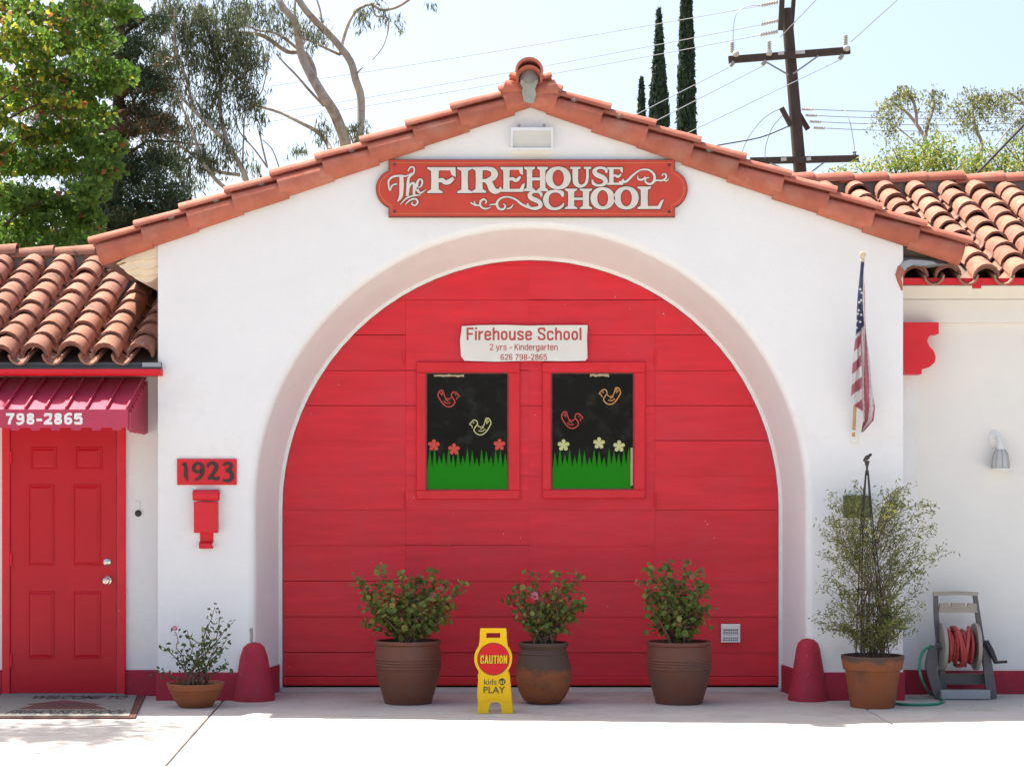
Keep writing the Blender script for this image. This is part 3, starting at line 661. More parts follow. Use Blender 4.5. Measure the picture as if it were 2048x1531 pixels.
# ------------------------------------------------------------------ awning
AX = P(294, 0, YL)[0]; YF = -.36
aw = empty('door_awning', (-4.2, YL, 2.1), 'dark red ribbed metal awning with white phone number over entry door', 'awning')
zt_, zf_ = 2.585, P(0, 820, YF)[2]; zv = P(0, 855, YF)[2]; XA0 = -5.45
mb = MB(); mb.add([(XA0, YF, zf_), (AX, YF, zf_), (AX, YL-.002, zt_), (XA0, YL-.002, zt_), (XA0, YF, zf_-.012), (AX, YF, zf_-.012), (AX, YL-.002, zt_-.012), (XA0, YL-.002, zt_-.012)], [(0,1,2,3),(7,6,5,4),(0,4,5,1),(1,5,6,2),(2,6,7,3),(3,7,4,0)])
mb.build('top_sheet', AWNING, aw)
x = AX-.012
while x > XA0+.1:
    m_ = MB(); h = .032
    m_.add([(x-.010, YF+.004, zf_+.001), (x+.004, YF+.004, zf_+.001), (x+.004, YF+.004, zf_+h), (x-.006, YF+.004, zf_+h), (x-.010, YL-.006, zt_+.001), (x+.004, YL-.006, zt_+.001), (x+.004, YL-.006, zt_+h), (x-.006, YL-.006, zt_+h)], [(0,1,2,3),(7,6,5,4),(0,4,5,1),(1,5,6,2),(2,6,7,3),(3,7,4,0)])
    m_.build('seam_rib', AWNING, aw); x -= .157
mb = MB(); mb.box((XA0, YF-.012, zv), (AX, YF-.0005, zf_+.006))
x = AX-.05; k = 0
while x > XA0+.2:
    mb.add([(x-.075, YF-.010, zv+.001), (x, YF-.010, zv+.001), (x-.006, YF-.010, zv-.020), (x-.069, YF-.010, zv-.020), (x-.075, YF-.003, zv+.001), (x, YF-.003, zv+.001), (x-.006, YF-.003, zv-.020), (x-.069, YF-.003, zv-.020)], [(3,2,1,0),(4,5,6,7),(0,4,7,3),(2,6,5,1),(3,7,6,2)]); x -= .157
mb.build('valance', AWNING, aw)
mb = MB(); grotesque(mb, '798-2865', None, P(13, 0, YF).x, P(166, 0, YF).x, P(0, 848, YF).z, P(0, 826.5, YF).z, YF-.0145, .19, .10)
mb.build('phone_number', WHITEP, aw)
nr = 9
for k in range(nr):
    y0 = YF+(YL-YF)*k/nr+.006; y1 = YF+(YL-YF)*(k+1)/nr-.012; t = (k+.5)/nr
    m_ = MB(); zz = zf_+(zt_-zf_)*(k/nr)-.014
    m_.box((AX-.012, y0, zv-.02-.012*(k % 2)), (AX+.010, y1, zz)); m_.build('side_slat', AWNING, aw)
mb = MB(); mb.add([(AX-.014, YF, zv), (AX-.014, YL-.003, zv-.01), (AX-.014, YL-.003, zt_-.014), (AX-.014, YF, zf_-.014)], [(0,1,2,3)]); mb.build('side_sheet', AWNING, aw)

# ------------------------------------------------------------------ signs
def outline(mb, poly, y0, th, mi): mb.extr(poly, y0, y0+th, mi)
def plaque_poly(ins):
    x0, x1, y0, y1 = 777+ins, 1350-ins, 319+ins, 434-ins
    pts = [(x0, y1)]
    pts += [(x1, y1), (x1, 414-ins*.3)]
    for k in range(13):
        a = math.radians(68-136*k/12); pts.append((1337+(38.5-ins)*math.cos(a), 378+(39-ins)*math.sin(a)))
    pts += [(x1, 342+ins*.3), (x1, y0), (x0, y0), (x0, 342+ins*.3)]
    for k in range(13):
        a = math.radians(248-136*k/12); pts.append((790+(38.5-ins)*math.cos(a), 378+(39-ins)*math.sin(a)))
    pts.append((x0, 414-ins*.3))
    return pts
YS = -.045
def q2(pts, Y): return [(P(x, y, Y).x, P(x, y, Y).z) for x, y in pts]
sg = empty('name_sign', P(1061, 434, -.03), 'red painted wooden sign reading The Firehouse School above the arch', 'sign')
m_ = MB(); m_.extr(q2(plaque_poly(0), YS), YS, -.002); m_.build('board', [SIGNEDGE], sg)
m_ = MB(); m_.extr(q2(plaque_poly(1.3), YS), YS-.003, YS-.0005); m_.build('painted_face', SIGNRED, sg)
ring = plaque_poly(7); m_ = MB(); m_.ribbon(q2(ring, YS), U(1.0), YS-.0042, .001, closed=True, sub=1); m_.build('border_line', SIGNGOLD, sg)
for x, y in ((789, 329), (1338, 330), (789, 423), (1338, 424)):
    c = P(x, y, YS); m_ = MB(); m_.lathe([(0, 0), (.013, 0), (.010, .007), (0, .009)], (c.x, YS-.003, c.z), 12, M=RX); m_.build('bolt', SIGNEDGE, sg, smooth=50)
YT = YS-.008
layer = [0]
def yl(): layer[0] += 1; return YT-.00025*layer[0]
def letter(ch, x0, x1, y0, y1, dark=False):
    """old-style Tuscan capitals: x0..x1, y0 (bottom) .. y1 (top) in photograph pixels"""
    W_, H_ = x1-x0, y0-y1; k = 1.0
    g = 1.6 if dark else 0.0       # the dark outline is the same letter, a little fatter
    fr, bk = MB(), None
    def T(u, v): v_ = P(x0+u*W_, y0-v*H_, YS); return (v_.x, v_.z)
    def poly(pts):
        if dark:
            cx = sum(p[0] for p in pts)/len(pts); cy = sum(p[1] for p in pts)/len(pts)
            pts = [(u+math.copysign(g/W_, u-cx) if abs(u-cx) > .01 else u, v+math.copysign(g/H_, v-cy) if abs(v-cy) > .01 else v) for u, v in pts]
        y = yl() if not dark else YS-.0055-.0002*len(fr.f)/10
        fr.extr([T(*p) for p in pts], y, y+.0012)
    def rib(pts, wd, closed=False):
        wpx = [(a*W_ if not isinstance(a, tuple) else a[0]) for a in (wd if hasattr(wd, '__len__') else [wd]*len(pts))]
        y = yl() if not dark else YS-.0055-.0002*len(fr.f)/10
        fr.ribbon([T(*p) for p in pts], [U(a+2*g) for a in wpx], y, .0012, closed=closed, sub=5)
    def stem(a, b, ser=.12, top=True, bot=True):
        m = (a+b)/2; h = (b-a)/2
        poly([(m-h, .0), (m+h, .0), (m+h*.9, .5), (m+h, 1), (m-h, 1), (m-h*.9, .5)])
        if bot: poly([(a-ser, 0), (b+ser, 0), (b+ser*.9, .07), (b, .14), (a, .14), (a-ser*.9, .07)])
        if top: poly([(a-ser*.9, .93), (a, .86), (b, .86), (b+ser*.9, .93), (b+ser, 1), (a-ser, 1)])
    if ch == 'I': stem(.28, .72, .26)
    elif ch == 'F':
        stem(.14, .42, .13); poly([(.2, .88), (.80, .88), (.86, .70), (1.0, .62), (.99, 1), (.2, 1)])
        rib([(.36, .47), (.52, .50), (.64, .41), (.78, .45), (.92, .58)], [.10, .16, .15, .17, .10])
    elif ch == 'R':
        stem(.12, .38, .12); rib([(.3, .93), (.55, .94), (.74, .86), (.79, .72), (.72, .57), (.52, .48), (.33, .47)], [.11, .12, .2, .26, .2, .12, .10])
        rib([(.48, .48), (.62, .36), (.70, .16), (.82, .06), (.97, .10), (1.0, .22)], [.14, .22, .24, .2, .12, .06])
    elif ch == 'E':
        stem(.12, .40, .12); poly([(.2, .89), (.78, .89), (.84, .73), (.96, .68), (.95, 1), (.2, 1)]); poly([(.2, 0), (.97, 0), (1.04, .36), (.92, .30), (.82, .12), (.2, .12)])
        rib([(.36, .50), (.52, .53), (.62, .46), (.74, .50), (.84, .62)], [.11, .14, .14, .15, .07])
    elif ch == 'H':
        stem(.12, .36, .11); stem(.66, .90, .11); poly([(.34, .44), (.68, .44), (.68, .56), (.34, .56)])
    elif ch == 'O':
        n = 14; rib([(.5+.36*math.cos(2*math.pi*i/n), .5+.43*math.sin(2*math.pi*i/n)) for i in range(n)], [.11+.17*abs(math.cos(2*math.pi*i/n))**1.4 for i in range(n)], True)
    elif ch == 'U':
        poly([(.02, .9), (.5, .9), (.5, 1), (.02, 1)]); poly([(.66, .9), (1.0, .9), (1.0, 1), (.66, 1)])
        rib([(.26, .96), (.26, .5), (.28, .24), (.42, .08), (.6, .08), (.76, .22), (.82, .5), (.82, .96)], [.27, .26, .25, .17, .13, .13, .13, .13])
    elif ch == 'S':
        rib([(.88, .68), (.86, .84), (.66, .93), (.40, .92), (.22, .78), (.30, .62), (.52, .52), (.74, .42), (.84, .24), (.68, .09), (.40, .06), (.16, .16), (.10, .34)], [.10, .18, .13, .15, .24, .26, .27, .26, .25, .16, .13, .17, .09])
    elif ch == 'C':
        rib([(.92, .66), (.88, .84), (.70, .93), (.48, .93), (.26, .82), (.15, .52), (.24, .20), (.46, .06), (.70, .07), (.90, .20), (.96, .34)], [.09, .20, .13, .13, .20, .27, .22, .13, .13, .12, .05])
    elif ch == 'L':
        stem(.12, .40, .12); poly([(.2, 0), (.86, 0), (1.0, .44), (.88, .36), (.76, .13), (.2, .13)])
    return fr
def zx(x): return 700+x/2.844
def zy(y): return 100+y/2.844
LET = [('F',437,602,815,668),('I',607,698,815,668),('R',694,856,813,667),('E',855,990,808,667),('H',988,1126,804,666),('O',1112,1256,794,664),('U',1250,1372,783,666),('S',1368,1470,778,664),('E',1462,1556,768,668),
       ('S',1000,1100,910,800),('C',1095,1220,910,797),('H',1220,1376,905,790),('O',1368,1506,908,781),('O',1500,1642,908,777),('L',1634,1786,905,778)]
for ch, a, b, c, d in LET:
    lo = letter(ch, zx(a), zx(b), zy(c), zy(d)).build('letter', SIGNCREAM, sg)
    letter(ch, zx(a), zx(b), zy(c), zy(d), True).build('letter_outline', SIGNEDGE, lo); layer[0] = 0
def scroll(pts, wd, name='scroll'):
    q_ = [(P(zx(x), zy(y), YS).x, P(zx(x), zy(y), YS).z) for x, y in pts]
    m_ = MB(); layer[0] += 1
    m_.ribbon(q_, [U(a/2.844) for a in wd], YT-.0003*(layer[0] % 12), .001)
    return m_
def strokes(name, sts):
    m_ = MB(); md = MB()
    for k, (pts, wd) in enumerate(sts):
        q_ = [(P(zx(x), zy(y), YS).x, P(zx(x), zy(y), YS).z) for x, y in pts]
        m_.ribbon(q_, [U(a/2.844) for a in wd], YT-.0003*k, .0003); md.ribbon(q_, [U(a/2.844+2.2) for a in wd], YS-.0056-.0001*k, .0001)
    o = m_.build(name, SIGNCREAM, sg); md.build('letter_outline', SIGNEDGE, o)
strokes('script_word', [
    ([(268,762),(240,772),(228,800),(220,770),(222,742),(246,722),(285,716),(320,718),(352,700)], [8,10,8,10,12,12,11,9,4]),
    ([(292,722),(294,770),(290,830),(272,862)], [22,26,22,6]),
    ([(330,690),(345,668),(364,672),(362,700),(334,730),(330,790),(326,832)], [7,9,10,10,14,20,15]),
    ([(334,790),(348,762),(364,762),(366,790),(364,818),(376,824)], [8,12,16,18,14,5]),
    ([(380,790),(404,776),(412,748),(396,736),(382,760),(384,796),(402,814),(430,796)], [7,9,11,10,15,16,11,4]),
    ([(286,880),(320,846),(360,830),(402,826)], [4,9,11,4]), ([(316,880),(340,856),(372,848),(386,866),(372,884),(352,878),(356,866)], [5,9,11,10,9,8,6])])
strokes('scroll', [
    ([(1530,752),(1572,748),(1610,712),(1652,684),(1700,684),(1730,712),(1728,748),(1704,764),(1680,750),(1684,730),(1700,728)], [12,14,12,9,11,14,15,13,10,8,6]),
    ([(1636,716),(1640,736),(1664,738),(1680,722)], [4,10,12,6]), ([(1720,758),(1746,742),(1772,744),(1796,730),(1796,710),(1780,706),(1774,718)], [5,9,10,11,9,7,5]), ([(1784,742),(1800,746),(1814,732)], [4,8,3])])
strokes('scroll', [
    ([(1070,896),(1030,900),(980,880),(940,850),(895,836),(856,846),(836,872),(846,902),(872,906),(884,888),(872,876)], [12,14,13,11,9,11,14,14,12,9,6]),
    ([(836,878),(808,880),(790,884)], [10,8,3]), ([(800,896),(770,904),(744,890),(742,864),(760,850),(776,862),(768,876)], [4,10,12,12,10,9,6]), ([(744,884),(716,884),(690,872),(688,866)], [9,10,8,4]), ([(890,904),(915,898),(928,876)], [5,9,3]), ([(720,884),(706,868),(712,862)], [6,7,4])])

# plaque 1923
pl = empty('number_plaque', P(413, 969, -.01), 'red rectangular wall plaque with black numerals 1923', 'plaque')
a, b = P(354, 969, -.02), P(473, 917, -.02)
m_ = MB(); m_.bbox((a.x, -.022, a.z), (b.x, -.002, b.z), .004); m_.build('plate', REDTRIM, pl)
def num(strs, name):
    m_ = MB()
    for k, (pts, wd) in enumerate(strs):
        q_ = [(P(x, y, -.02).x, P(x, y, -.02).z) for x, y in pts]; m_.ribbon(q_, [U(a) for a in wd], -.032-.0003*k, .0095)
    m_.build(name, BLACK, pl)
num([([(365,930),(370,927),(372,940),(372,952),(376,961)], [3,6,7,7,2])], 'numeral')
num([([(402,940),(395,944),(388,939),(389,930),(397,926),(404,931),(405,943),(400,954),(390,960)], [5,5,7,6,5,7,8,6,3])], 'numeral')
num([([(415,934),(419,927),(428,926),(433,933),(428,944),(418,956)], [4,6,6,8,7,4]), ([(416,957),(424,955),(433,958),(439,953)], [5,6,6,2])], 'numeral')
num([([(447,931),(452,926),(461,928),(461,936),(452,941)], [4,5,7,7,4]), ([(452,941),(462,944),(464,954),(457,961),(446,960)], [4,7,8,6,4])], 'numeral')

# banner on the door
bn = empty('banner', P(1048, 722, YD-.04), 'white vinyl banner with red Firehouse School lettering on arched door', 'banner')
YN = YD-.042
pts = [(924,652),(960,650),(1010,649.5),(1060,651),(1110,650),(1175,650),(1174,680),(1175,715),(1171,721),(1130,722),(1060,721),(990,723),(929,721),(922,712),(920,680)]
m_ = MB(); m_.extr(q2(pts[::-1], YN), YN, YN+.004); m_.build('sheet', BANNER, bn)
def btext(s, x0, x1, yb, yt, bold, name, ym=YN-.0015, par=None, m=None, Y=None):
    Y = YN if Y is None else Y; m_ = MB(); a, b, c = P(x0, yb, Y), P(x1, yb, Y), P(x0, yt, Y)
    for v in (a, b, c): v.y = ym
    text_on(m_, s, a, b, c, bold); m_.build(name, m or BANRED, par or bn)
for s_, xa, xb, yb_, yt_, w_ in (('Firehouse School', 933, 1163, 680, 655, .15), ('2 yrs - Kindergarten', 979.5, 1115.5, 700, 687.5, .125), ('626 798-2865', 1001, 1094, 719.5, 708, .13)):
    for m_ in grotesque(MB(), s_, True, P(xa, 0, YN).x, P(xb, 0, YN).x, P(0, yb_, YN).z, P(0, yt_, YN).z, YN-.0015, w_): m_.build('lettering', BANRED, bn)

mb = MB()
for k in range(70):
    x, y = random.uniform(-4.2, 4.2), random.uniform(-1.6, .5)
    if abs(x) > 2.0 and y > -.05: y = -abs(y)-.05
    a_ = random.uniform(0, 6.28); l_ = random.uniform(.006, .022); d_ = Vector((math.cos(a_), math.sin(a_), 0))*l_; e_ = Vector((-d_.y, d_.x, 0))*.35; c = Vector((x, y, .004))
    mb.add([c-d_, c+e_, c+d_+Vector((0, 0, .004)), c-e_], [(0,1,2,3)], k % 2)
mb.build('fallen_leaf_debris', [mat('debris_brown', (.09,.06,.04), .9, .3, 20), mat('debris_pale', (.40,.34,.26), .9, .3, 20)], label='scattered dry leaf bits on the paving before the building', cat='leaf litter', kind='stuff')
# ------------------------------------------------------------------ small wall things
fl = empty('floodlight', P(1063, 303, -.05), 'white rectangular floodlight on gable wall above the wooden sign', 'floodlight')
m_ = MB(); a, b = P(1022, 300, -.12), P(1106, 254, -.12)
m_.add([(a.x, -.002, a.z+.03), (b.x, -.002, a.z+.03), (b.x, -.002, b.z-.02), (a.x, -.002, b.z-.02), (a.x, -.12, a.z), (b.x, -.12, a.z), (b.x, -.09, b.z), (a.x, -.09, b.z)], [(0,1,5,4),(1,2,6,5),(2,3,7,6),(3,0,4,7)]); m_.build('housing', WHITEP, fl)
m_ = MB(); t = .014
for (x0, x1, t0, t1) in ((a.x, b.x, 0, .09), (a.x, b.x, .86, 1), (a.x, a.x+t, .09, .86), (b.x-t, b.x, .09, .86)):
    z0, z1 = a.z+(b.z-a.z)*t0, a.z+(b.z-a.z)*t1; ya, yb_ = -.12+.03*t0, -.12+.03*t1
    m_.add([(x0, ya-.012, z0), (x1, ya-.012, z0), (x1, yb_-.012, z1), (x0, yb_-.012, z1), (x0, ya, z0), (x1, ya, z0), (x1, yb_, z1), (x0, yb_, z1)], [(0,1,2,3),(0,4,5,1),(1,5,6,2),(2,6,7,3),(3,7,4,0)])
m_.build('front_frame', WHITEP, fl)
m_ = MB(); zz = np.linspace(a.z+.016, b.z-.026, 9)
for k in range(8): m_.add([(a.x+t, -.110+.001*(k % 2), zz[k]), (b.x-t, -.110+.001*(k % 2), zz[k]), (b.x-t, -.108, zz[k+1]), (a.x+t, -.108, zz[k+1])], [(0,1,2,3)])
m_.build('lens', CLEAR, fl)
for x in (1038, 1088): m_ = MB(); c = P(x, 252, -.1); m_.lathe([(0, 0), (.012, 0), (.012, .02), (0, .022)], (c.x, -.095, c.z-.004), 10); m_.build('clip', STEEL, fl)

mbx = empty('mailbox', P(411, 1096, -.05), 'red wall mailbox with curled lid under the 1923 plaque', 'mailbox')
def strip_x(x0, x1, prof, m, name, par, Y=0):
    # profile (y, z) swept between two x
    m_ = MB(); n = len(prof); m_.add([(x0, y, z) for y, z in prof]+[(x1, y, z) for y, z in prof], [(k, n+k, n+k+1, k+1) for k in range(n-1)]); m_.build(name, m, par, smooth=30)
X0, X1 = P(388, 0, -.08)[0], P(434, 0, -.08)[0]; zz0, zz1 = P(0, 1065, -.09)[2], P(0, 1006, -.09)[2]
m_ = MB(); m_.bbox((X0, -.095, zz0), (X1, -.002, zz1+.012), .006); m_.build('body', REDTRIM, mbx)
zl = P(0, 990, -.09)[2]
strip_x(P(386, 0, -.08)[0], P(438, 0, -.08)[0], [(-.002, zl+.045)]+[(-.075-.035*math.sin(t), zl+.0+.042*math.cos(t)) for t in np.linspace(0, math.pi*1.05, 10)]+[(-.05, zl-.02), (-.05, zl+.02), (-.004, zl+.03)], REDTRIM, 'curled_lid', mbx)
zh = P(0, 1090, -.05)[2]
strip_x(P(398, 0, -.05)[0], P(425, 0, -.05)[0], [(-.004, zz0-.001), (-.006, zh+.03)]+[(-.03-.026*math.sin(t), zh+.026*math.cos(t)) for t in np.linspace(.2, math.pi*1.4, 10)], REDTRIM, 'paper_hook', mbx)

db = empty('doorbell', P(276, 1030, YL-.01), 'small doorbell with dark round button beside entry door', 'doorbell')
a, b = P(271, 1018, YL), P(280, 1001, YL)
m_ = MB(); m_.bbox((a.x, YL-.012, a.z), (b.x, YL-.001, b.z), .003); m_.build('plate', WHITEP, db)
c = P(277, 1026, YL); m_ = MB(); m_.lathe([(0, 0), (.036, 0), (.034, .008), (.029, .010)], (c.x, YL-.001, c.z), 20, M=RX); m_.build('ring', WHITEP, db, smooth=40)
m_ = MB(); m_.lathe([(0, .010), (.028, .010), (.026, .018), (0, .021)], (c.x, YL-.001, c.z), 20, M=RX); m_.build('button', BLACK, db, smooth=40)

vt = empty('dryer_vent', P(1460, 1284, YD-.03), 'white square louvred vent cover low on the arched door', 'vent')
a, b = P(1441, 1284, YD), P(1480, 1246, YD); r_ = .022; pts = []
for cx, cz, s0 in ((b.x-r_, a.z+r_, -90), (b.x-r_, b.z-r_, 0), (a.x+r_, b.z-r_, 90), (a.x+r_, a.z+r_, 180)):
    for k in range(5): t = math.radians(s0+90*k/4); pts.append((cx+r_*math.cos(t), cz+r_*math.sin(t)))
m_ = MB(); m_.extr(pts, YD-.014, YD-.006); m_.build('back_plate', BLACK, vt)
m_ = MB(); w_ = b.x-a.x; h_ = b.z-a.z
m_.bbox((a.x+.002, YD-.045, b.z-h_*.30), (b.x-.002, YD-.0145, b.z-.002), .008); m_.bbox((a.x+.002, YD-.04, a.z+.002), (b.x-.002, YD-.0145, a.z+h_*.10), .006)
m_.bbox((a.x+.002, YD-.042, a.z+h_*.1), (a.x+w_*.13, YD-.0145, b.z-h_*.3), .005); m_.bbox((b.x-w_*.13, YD-.042, a.z+h_*.1), (b.x-.002, YD-.0145, b.z-h_*.3), .005); m_.build('hood', WHITEP, vt)
for k in range(1, 8):
    x = a.x+w_*(.13+.74*k/8); m_ = MB(); m_.box((x-.0026, YD-.036, a.z+h_*.1), (x+.0026, YD-.030, b.z-h_*.3)); m_.build('grille_bar', WHITEP, vt)
for k in range(1, 7):
    z = a.z+h_*(.1+.6*k/7); m_ = MB(); m_.box((a.x+w_*.13, YD-.0385, z-(.0026 if k != 3 else .008)), (b.x-w_*.13, YD-.0365, z+(.0026 if k != 3 else .008))); m_.build('grille_bar', WHITEP, vt)

wl = empty('wall_lantern', P(1998, 940, YRW-.1), 'pale grey wall lantern with ribbed glass jar on the right wing', 'lamp')
c = P(1990, 878, YRW); m_ = MB(); m_.lathe([(0, 0), (.062, 0), (.060, .012), (.040, .024), (.030, .03), (0, .032)], (c.x, YRW-.001, c.z), 20, M=RX @ Matrix.Diagonal((.85, 1.2, 1))); m_.build('wall_plate', WHITEP, wl, smooth=40)
c2 = P(2001, 898, YRW-.1); m_ = MB(); m_.tube([(c.x, YRW-.02, c.z+.01), (c.x+.01, YRW-.07, c.z+.015), (c2.x, YRW-.10, c2.z+.03), (c2.x, YRW-.10, c2.z)], [.018, .017, .022, .03], 12); m_.build('arm', WHITEP, wl, smooth=50)
z0 = P(0, 938, YRW-.1)[2]; hh = c2.z-z0
m_ = MB(); m_.lathe([(.03, hh), (.055, hh*.8), (.066, hh*.4), (.070, .01), (.066, .01), (.062, hh*.4), (.05, hh*.78)], (c2.x, YRW-.10, z0), 20); m_.build('glass_jar', mat('frosted_jar', (.50,.50,.47), .2, .08, 8), wl, smooth=50)
for k in range(8):
    t = 2*math.pi*k/8; m_ = MB(); m_.tube([(c2.x+q*math.cos(t), YRW-.10+q*math.sin(t), z0+z) for q, z in ((.034, hh), (.059, hh*.8), (.070, hh*.4), (.074, .005))], .0028, 5); m_.build('cage_rib', LGREY, wl)
m_ = MB(); m_.lathe([(.068, -.006), (.080, -.006), (.080, .008), (.068, .008)], (c2.x, YRW-.10, z0), 20); m_.build('rim', WHITEP, wl)
m_ = MB(); m_.lathe([(.012, hh*.95), (.02, hh*.7), (.024, hh*.4), (.01, hh*.22)], (c2.x, YRW-.10, z0), 12); m_.build('bulb', WHITEP, wl, smooth=50)

ob = MB(); a, b = P(1688, 1035, -.05), P(1742, 990, -.05); ob.bbox((a.x, -.06, a.z), (b.x, -.002, b.z), .006)
ob.build('utility_box', OLIVE, label='olive green metal box on wall behind the trellis plant', cat='utility box')

# ------------------------------------------------------------------ bollards
def bollard(x, ytop, wpx, label, extra):
    c = gpt(x, 1402); X = P(x, 0, .02)[0]; h = CH-(ytop-HY)*(D0+.02)/F
    o = empty('corner_bollard', (X, .0, 0), label, 'bollard', 'red conical guards at the arch corners')
    rb = U(wpx/2); prof = [(0, 0), (rb, 0), (rb*1.0, .02), (rb*.90, .10), (rb*.76, .24), (rb*.66, .34), (rb*.60, h-.09), (rb*.50, h-.04), (rb*.30, h-.01), (0, h)]
    m_ = MB(); m_.lathe(prof, (X, .02, 0), 28, wob=.012); m_.build('body', CRIMSON, o, smooth=50)
    if extra:
        m_ = MB(); m_.tube([(X-.02, .01, h-.03), (X-.015, .0, h+.05), (X-.02, .0, h+.11)], [.010, .009, .012], 6); m_.build('broken_stub', STEEL, o)
bollard(508, 1283, 84, 'crimson conical corner guard with broken metal stub on top, beside clay bowl', True)
bollard(1616, 1275, 80, 'crimson conical corner guard with smooth rounded top, beside trellis pot', False)

# ------------------------------------------------------------------ doormat
dm = empty('doormat', (-4.0, -.2, 0), 'grey and red welcome doormat with worn lettering before entry door', 'doormat')
gy0, gy1 = gpt(0, 1437)[1], YL-.07
xr0, xr1 = gpt(265, 1437)[0]+.02, gpt(303, 1386)[0]
m_ = MB(); m_.extr([(-4.62, .001), (0, .001), (0, .013), (-4.62, .013)], 0, 1)
def quad_slab(mb, pts, z0, z1, mi=0):
    n = len(pts); mb.add([(x, y, z1) for x, y in pts]+[(x, y, z0) for x, y in pts], [tuple(range(n))]+[(i, n+i, n+(i+1) % n, (i+1) % n) for i in range(n)], mi)
m_ = MB(); quad_slab(m_, [(-4.55, gy0), (xr0, gy0), (xr1, gy1), (-4.6, gy1)], .001, .012); m_.build('rubber_border', MATR, dm)
m_ = MB(); quad_slab(m_, [(-4.49, gy0+.05), (xr0-.055, gy0+.05), (xr1-.06, gy1-.03), (-4.54, gy1-.03)], .0125, .018); m_.build('carpet', MATG, dm)
def gv(x, y, z=.0195): v = gpt(x, y); return Vector((v[0], v[1], z))
def mtext(s, x0, x1, yb, yt):
    a, b, c = gv(x0, yb), gv(x1, yb), gv(x0, yt); m_ = MB(); c.x = a.x; text_on(m_, s, a, b, c, .02); m_.build('lettering', MATB, dm)
mtext('WELCOME TO', 56, 248, 1401.5, 1395); mtext('FIREHOUSE SCHOOL', 8, 246, 1432, 1424)
m_ = MB(); m_.add([gv(35, 1422, .019), gv(215, 1422, .019), gv(190, 1414, .019), gv(205, 1412, .019), gv(128, 1404, .019), gv(50, 1412, .019), gv(66, 1414, .019)], [(0,1,2,3,4,5,6)]); m_.build('house_motif', MATR, dm)
mtext('SCHOOL', 85, 172, 1417, 1411)

# ------------------------------------------------------------------ leaves
def leaves(mb, cs, size, nmat, asp=.5, droop=0.0, weights=None, fold=.15, sizevar=.3):
    cs = np.asarray(cs); n = len(cs)
    a = np.random.normal(size=(n, 3)); a[:, 2] -= droop*1.6; a /= np.linalg.norm(a, axis=1)[:, None]
    b = np.cross(a, np.random.normal(size=(n, 3))); b /= np.linalg.norm(b, axis=1)[:, None]
    nn = np.cross(a, b); s = size*(1+sizevar*np.random.uniform(-1, 1, n))[:, None]
    p0 = cs-a*s*.5; p2 = cs+a*s*.5; md = cs-a*s*.08+nn*s*fold
    p1 = md+b*s*asp*.5; p3 = md-b*s*asp*.5
    base = len(mb.v); V = np.stack([p0, p1, p2, p3], 1).reshape(-1, 3)
    mb.v += V.tolist(); mb.f += [(base+4*i, base+4*i+1, base+4*i+2, base+4*i+3) for i in range(n)]
    mi = np.random.choice(nmat, n, p=weights) if nmat > 1 else np.zeros(n, int); mb.m += mi.tolist()
def discs(mb, cs, size, nmat, weights, up=.6):
    for c in cs:
        nrm = Vector((random.gauss(0, .7), random.gauss(-.35, .7), random.gauss(up, .5))).normalized(); u = nrm.orthogonal().normalized(); v = nrm.cross(u); r_ = size*.5*random.uniform(.55, 1.15); c = Vector(c); k0 = random.uniform(0, 6)
        ring_ = [c+(u*math.cos(k0+2*math.pi*k/7)+v*math.sin(k0+2*math.pi*k/7))*r_*random.uniform(.85, 1.1)+nrm*r_*.22 for k in range(7)]
        mb.add([c]+ring_, [(0, k+1, (k+1) % 7+1) for k in range(7)], int(np.random.choice(nmat, p=weights)))

# ------------------------------------------------------------------ potted plants
def pot(x, ybase, Yc, prof, name, label, mats, split=None, seg=36, wob=.004):
    c = P(x, 0, Yc)[0]; o = empty('potted_plant', (c, Yc, 0), label, 'potted plant', 'potted plants along the facade')
    m_ = MB(); m_.lathe(prof, (c, Yc, 0), seg, wob=wob)
    if split is not None:
        nseg = seg
        for i in range(len(prof)-1):
            for k in range(nseg):
                if (prof[i][1]+prof[i+1][1])/2 > split+.025*math.sin(k*.7)+.012*math.sin(k*2.1) and (prof[i][1]+prof[i+1][1])/2 < prof[-6][1]+1: m_.m[i*nseg+k] = 1
    m_.build('pot', mats, o, smooth=32); return o, c
def soil(o, c, Yc, r_, z):
    m_ = MB(); m_.lathe([(0, z-.02), (r_, z-.02), (r_, z), (r_*.5, z+.012), (0, z+.015)], (c, Yc, 0), 20, wob=.01); m_.build('soil', SOIL, o, smooth=50)
GY = -.19
def z_at(y, Y): return CH+(HY-y)*(D0+Y)/F
def big_pot(x, Yc, label, s=1.0):
    H_ = z_at(1279, Yc)*s; r0 = U(46); rm = U(65)*s
    prof = [(0, 0), (r0, 0), (r0*1.02, .012), (rm*.90, H_*.34), (rm*.985, H_*.52)]
    for k in range(4):
        z = H_*(.56+.045*k); prof += [(rm*.995, z), (rm*1.012, z+.006), (rm*1.012, z+.012), (rm*.995, z+.017)]
    prof += [(rm*1.0, H_*.80), (rm*.96, H_*.91), (rm*.965, H_*.925), (rm*1.01, H_*.95), (rm*1.01, H_*.985), (rm*.97, H_), (rm*.90, H_*.99), (rm*.88, H_*.90), (0, H_*.895)]
    o, c = pot(x, 0, Yc, prof, 'pot', label, CLAY_D); soil(o, c, Yc, rm*.87, H_*.925); return o, c, H_
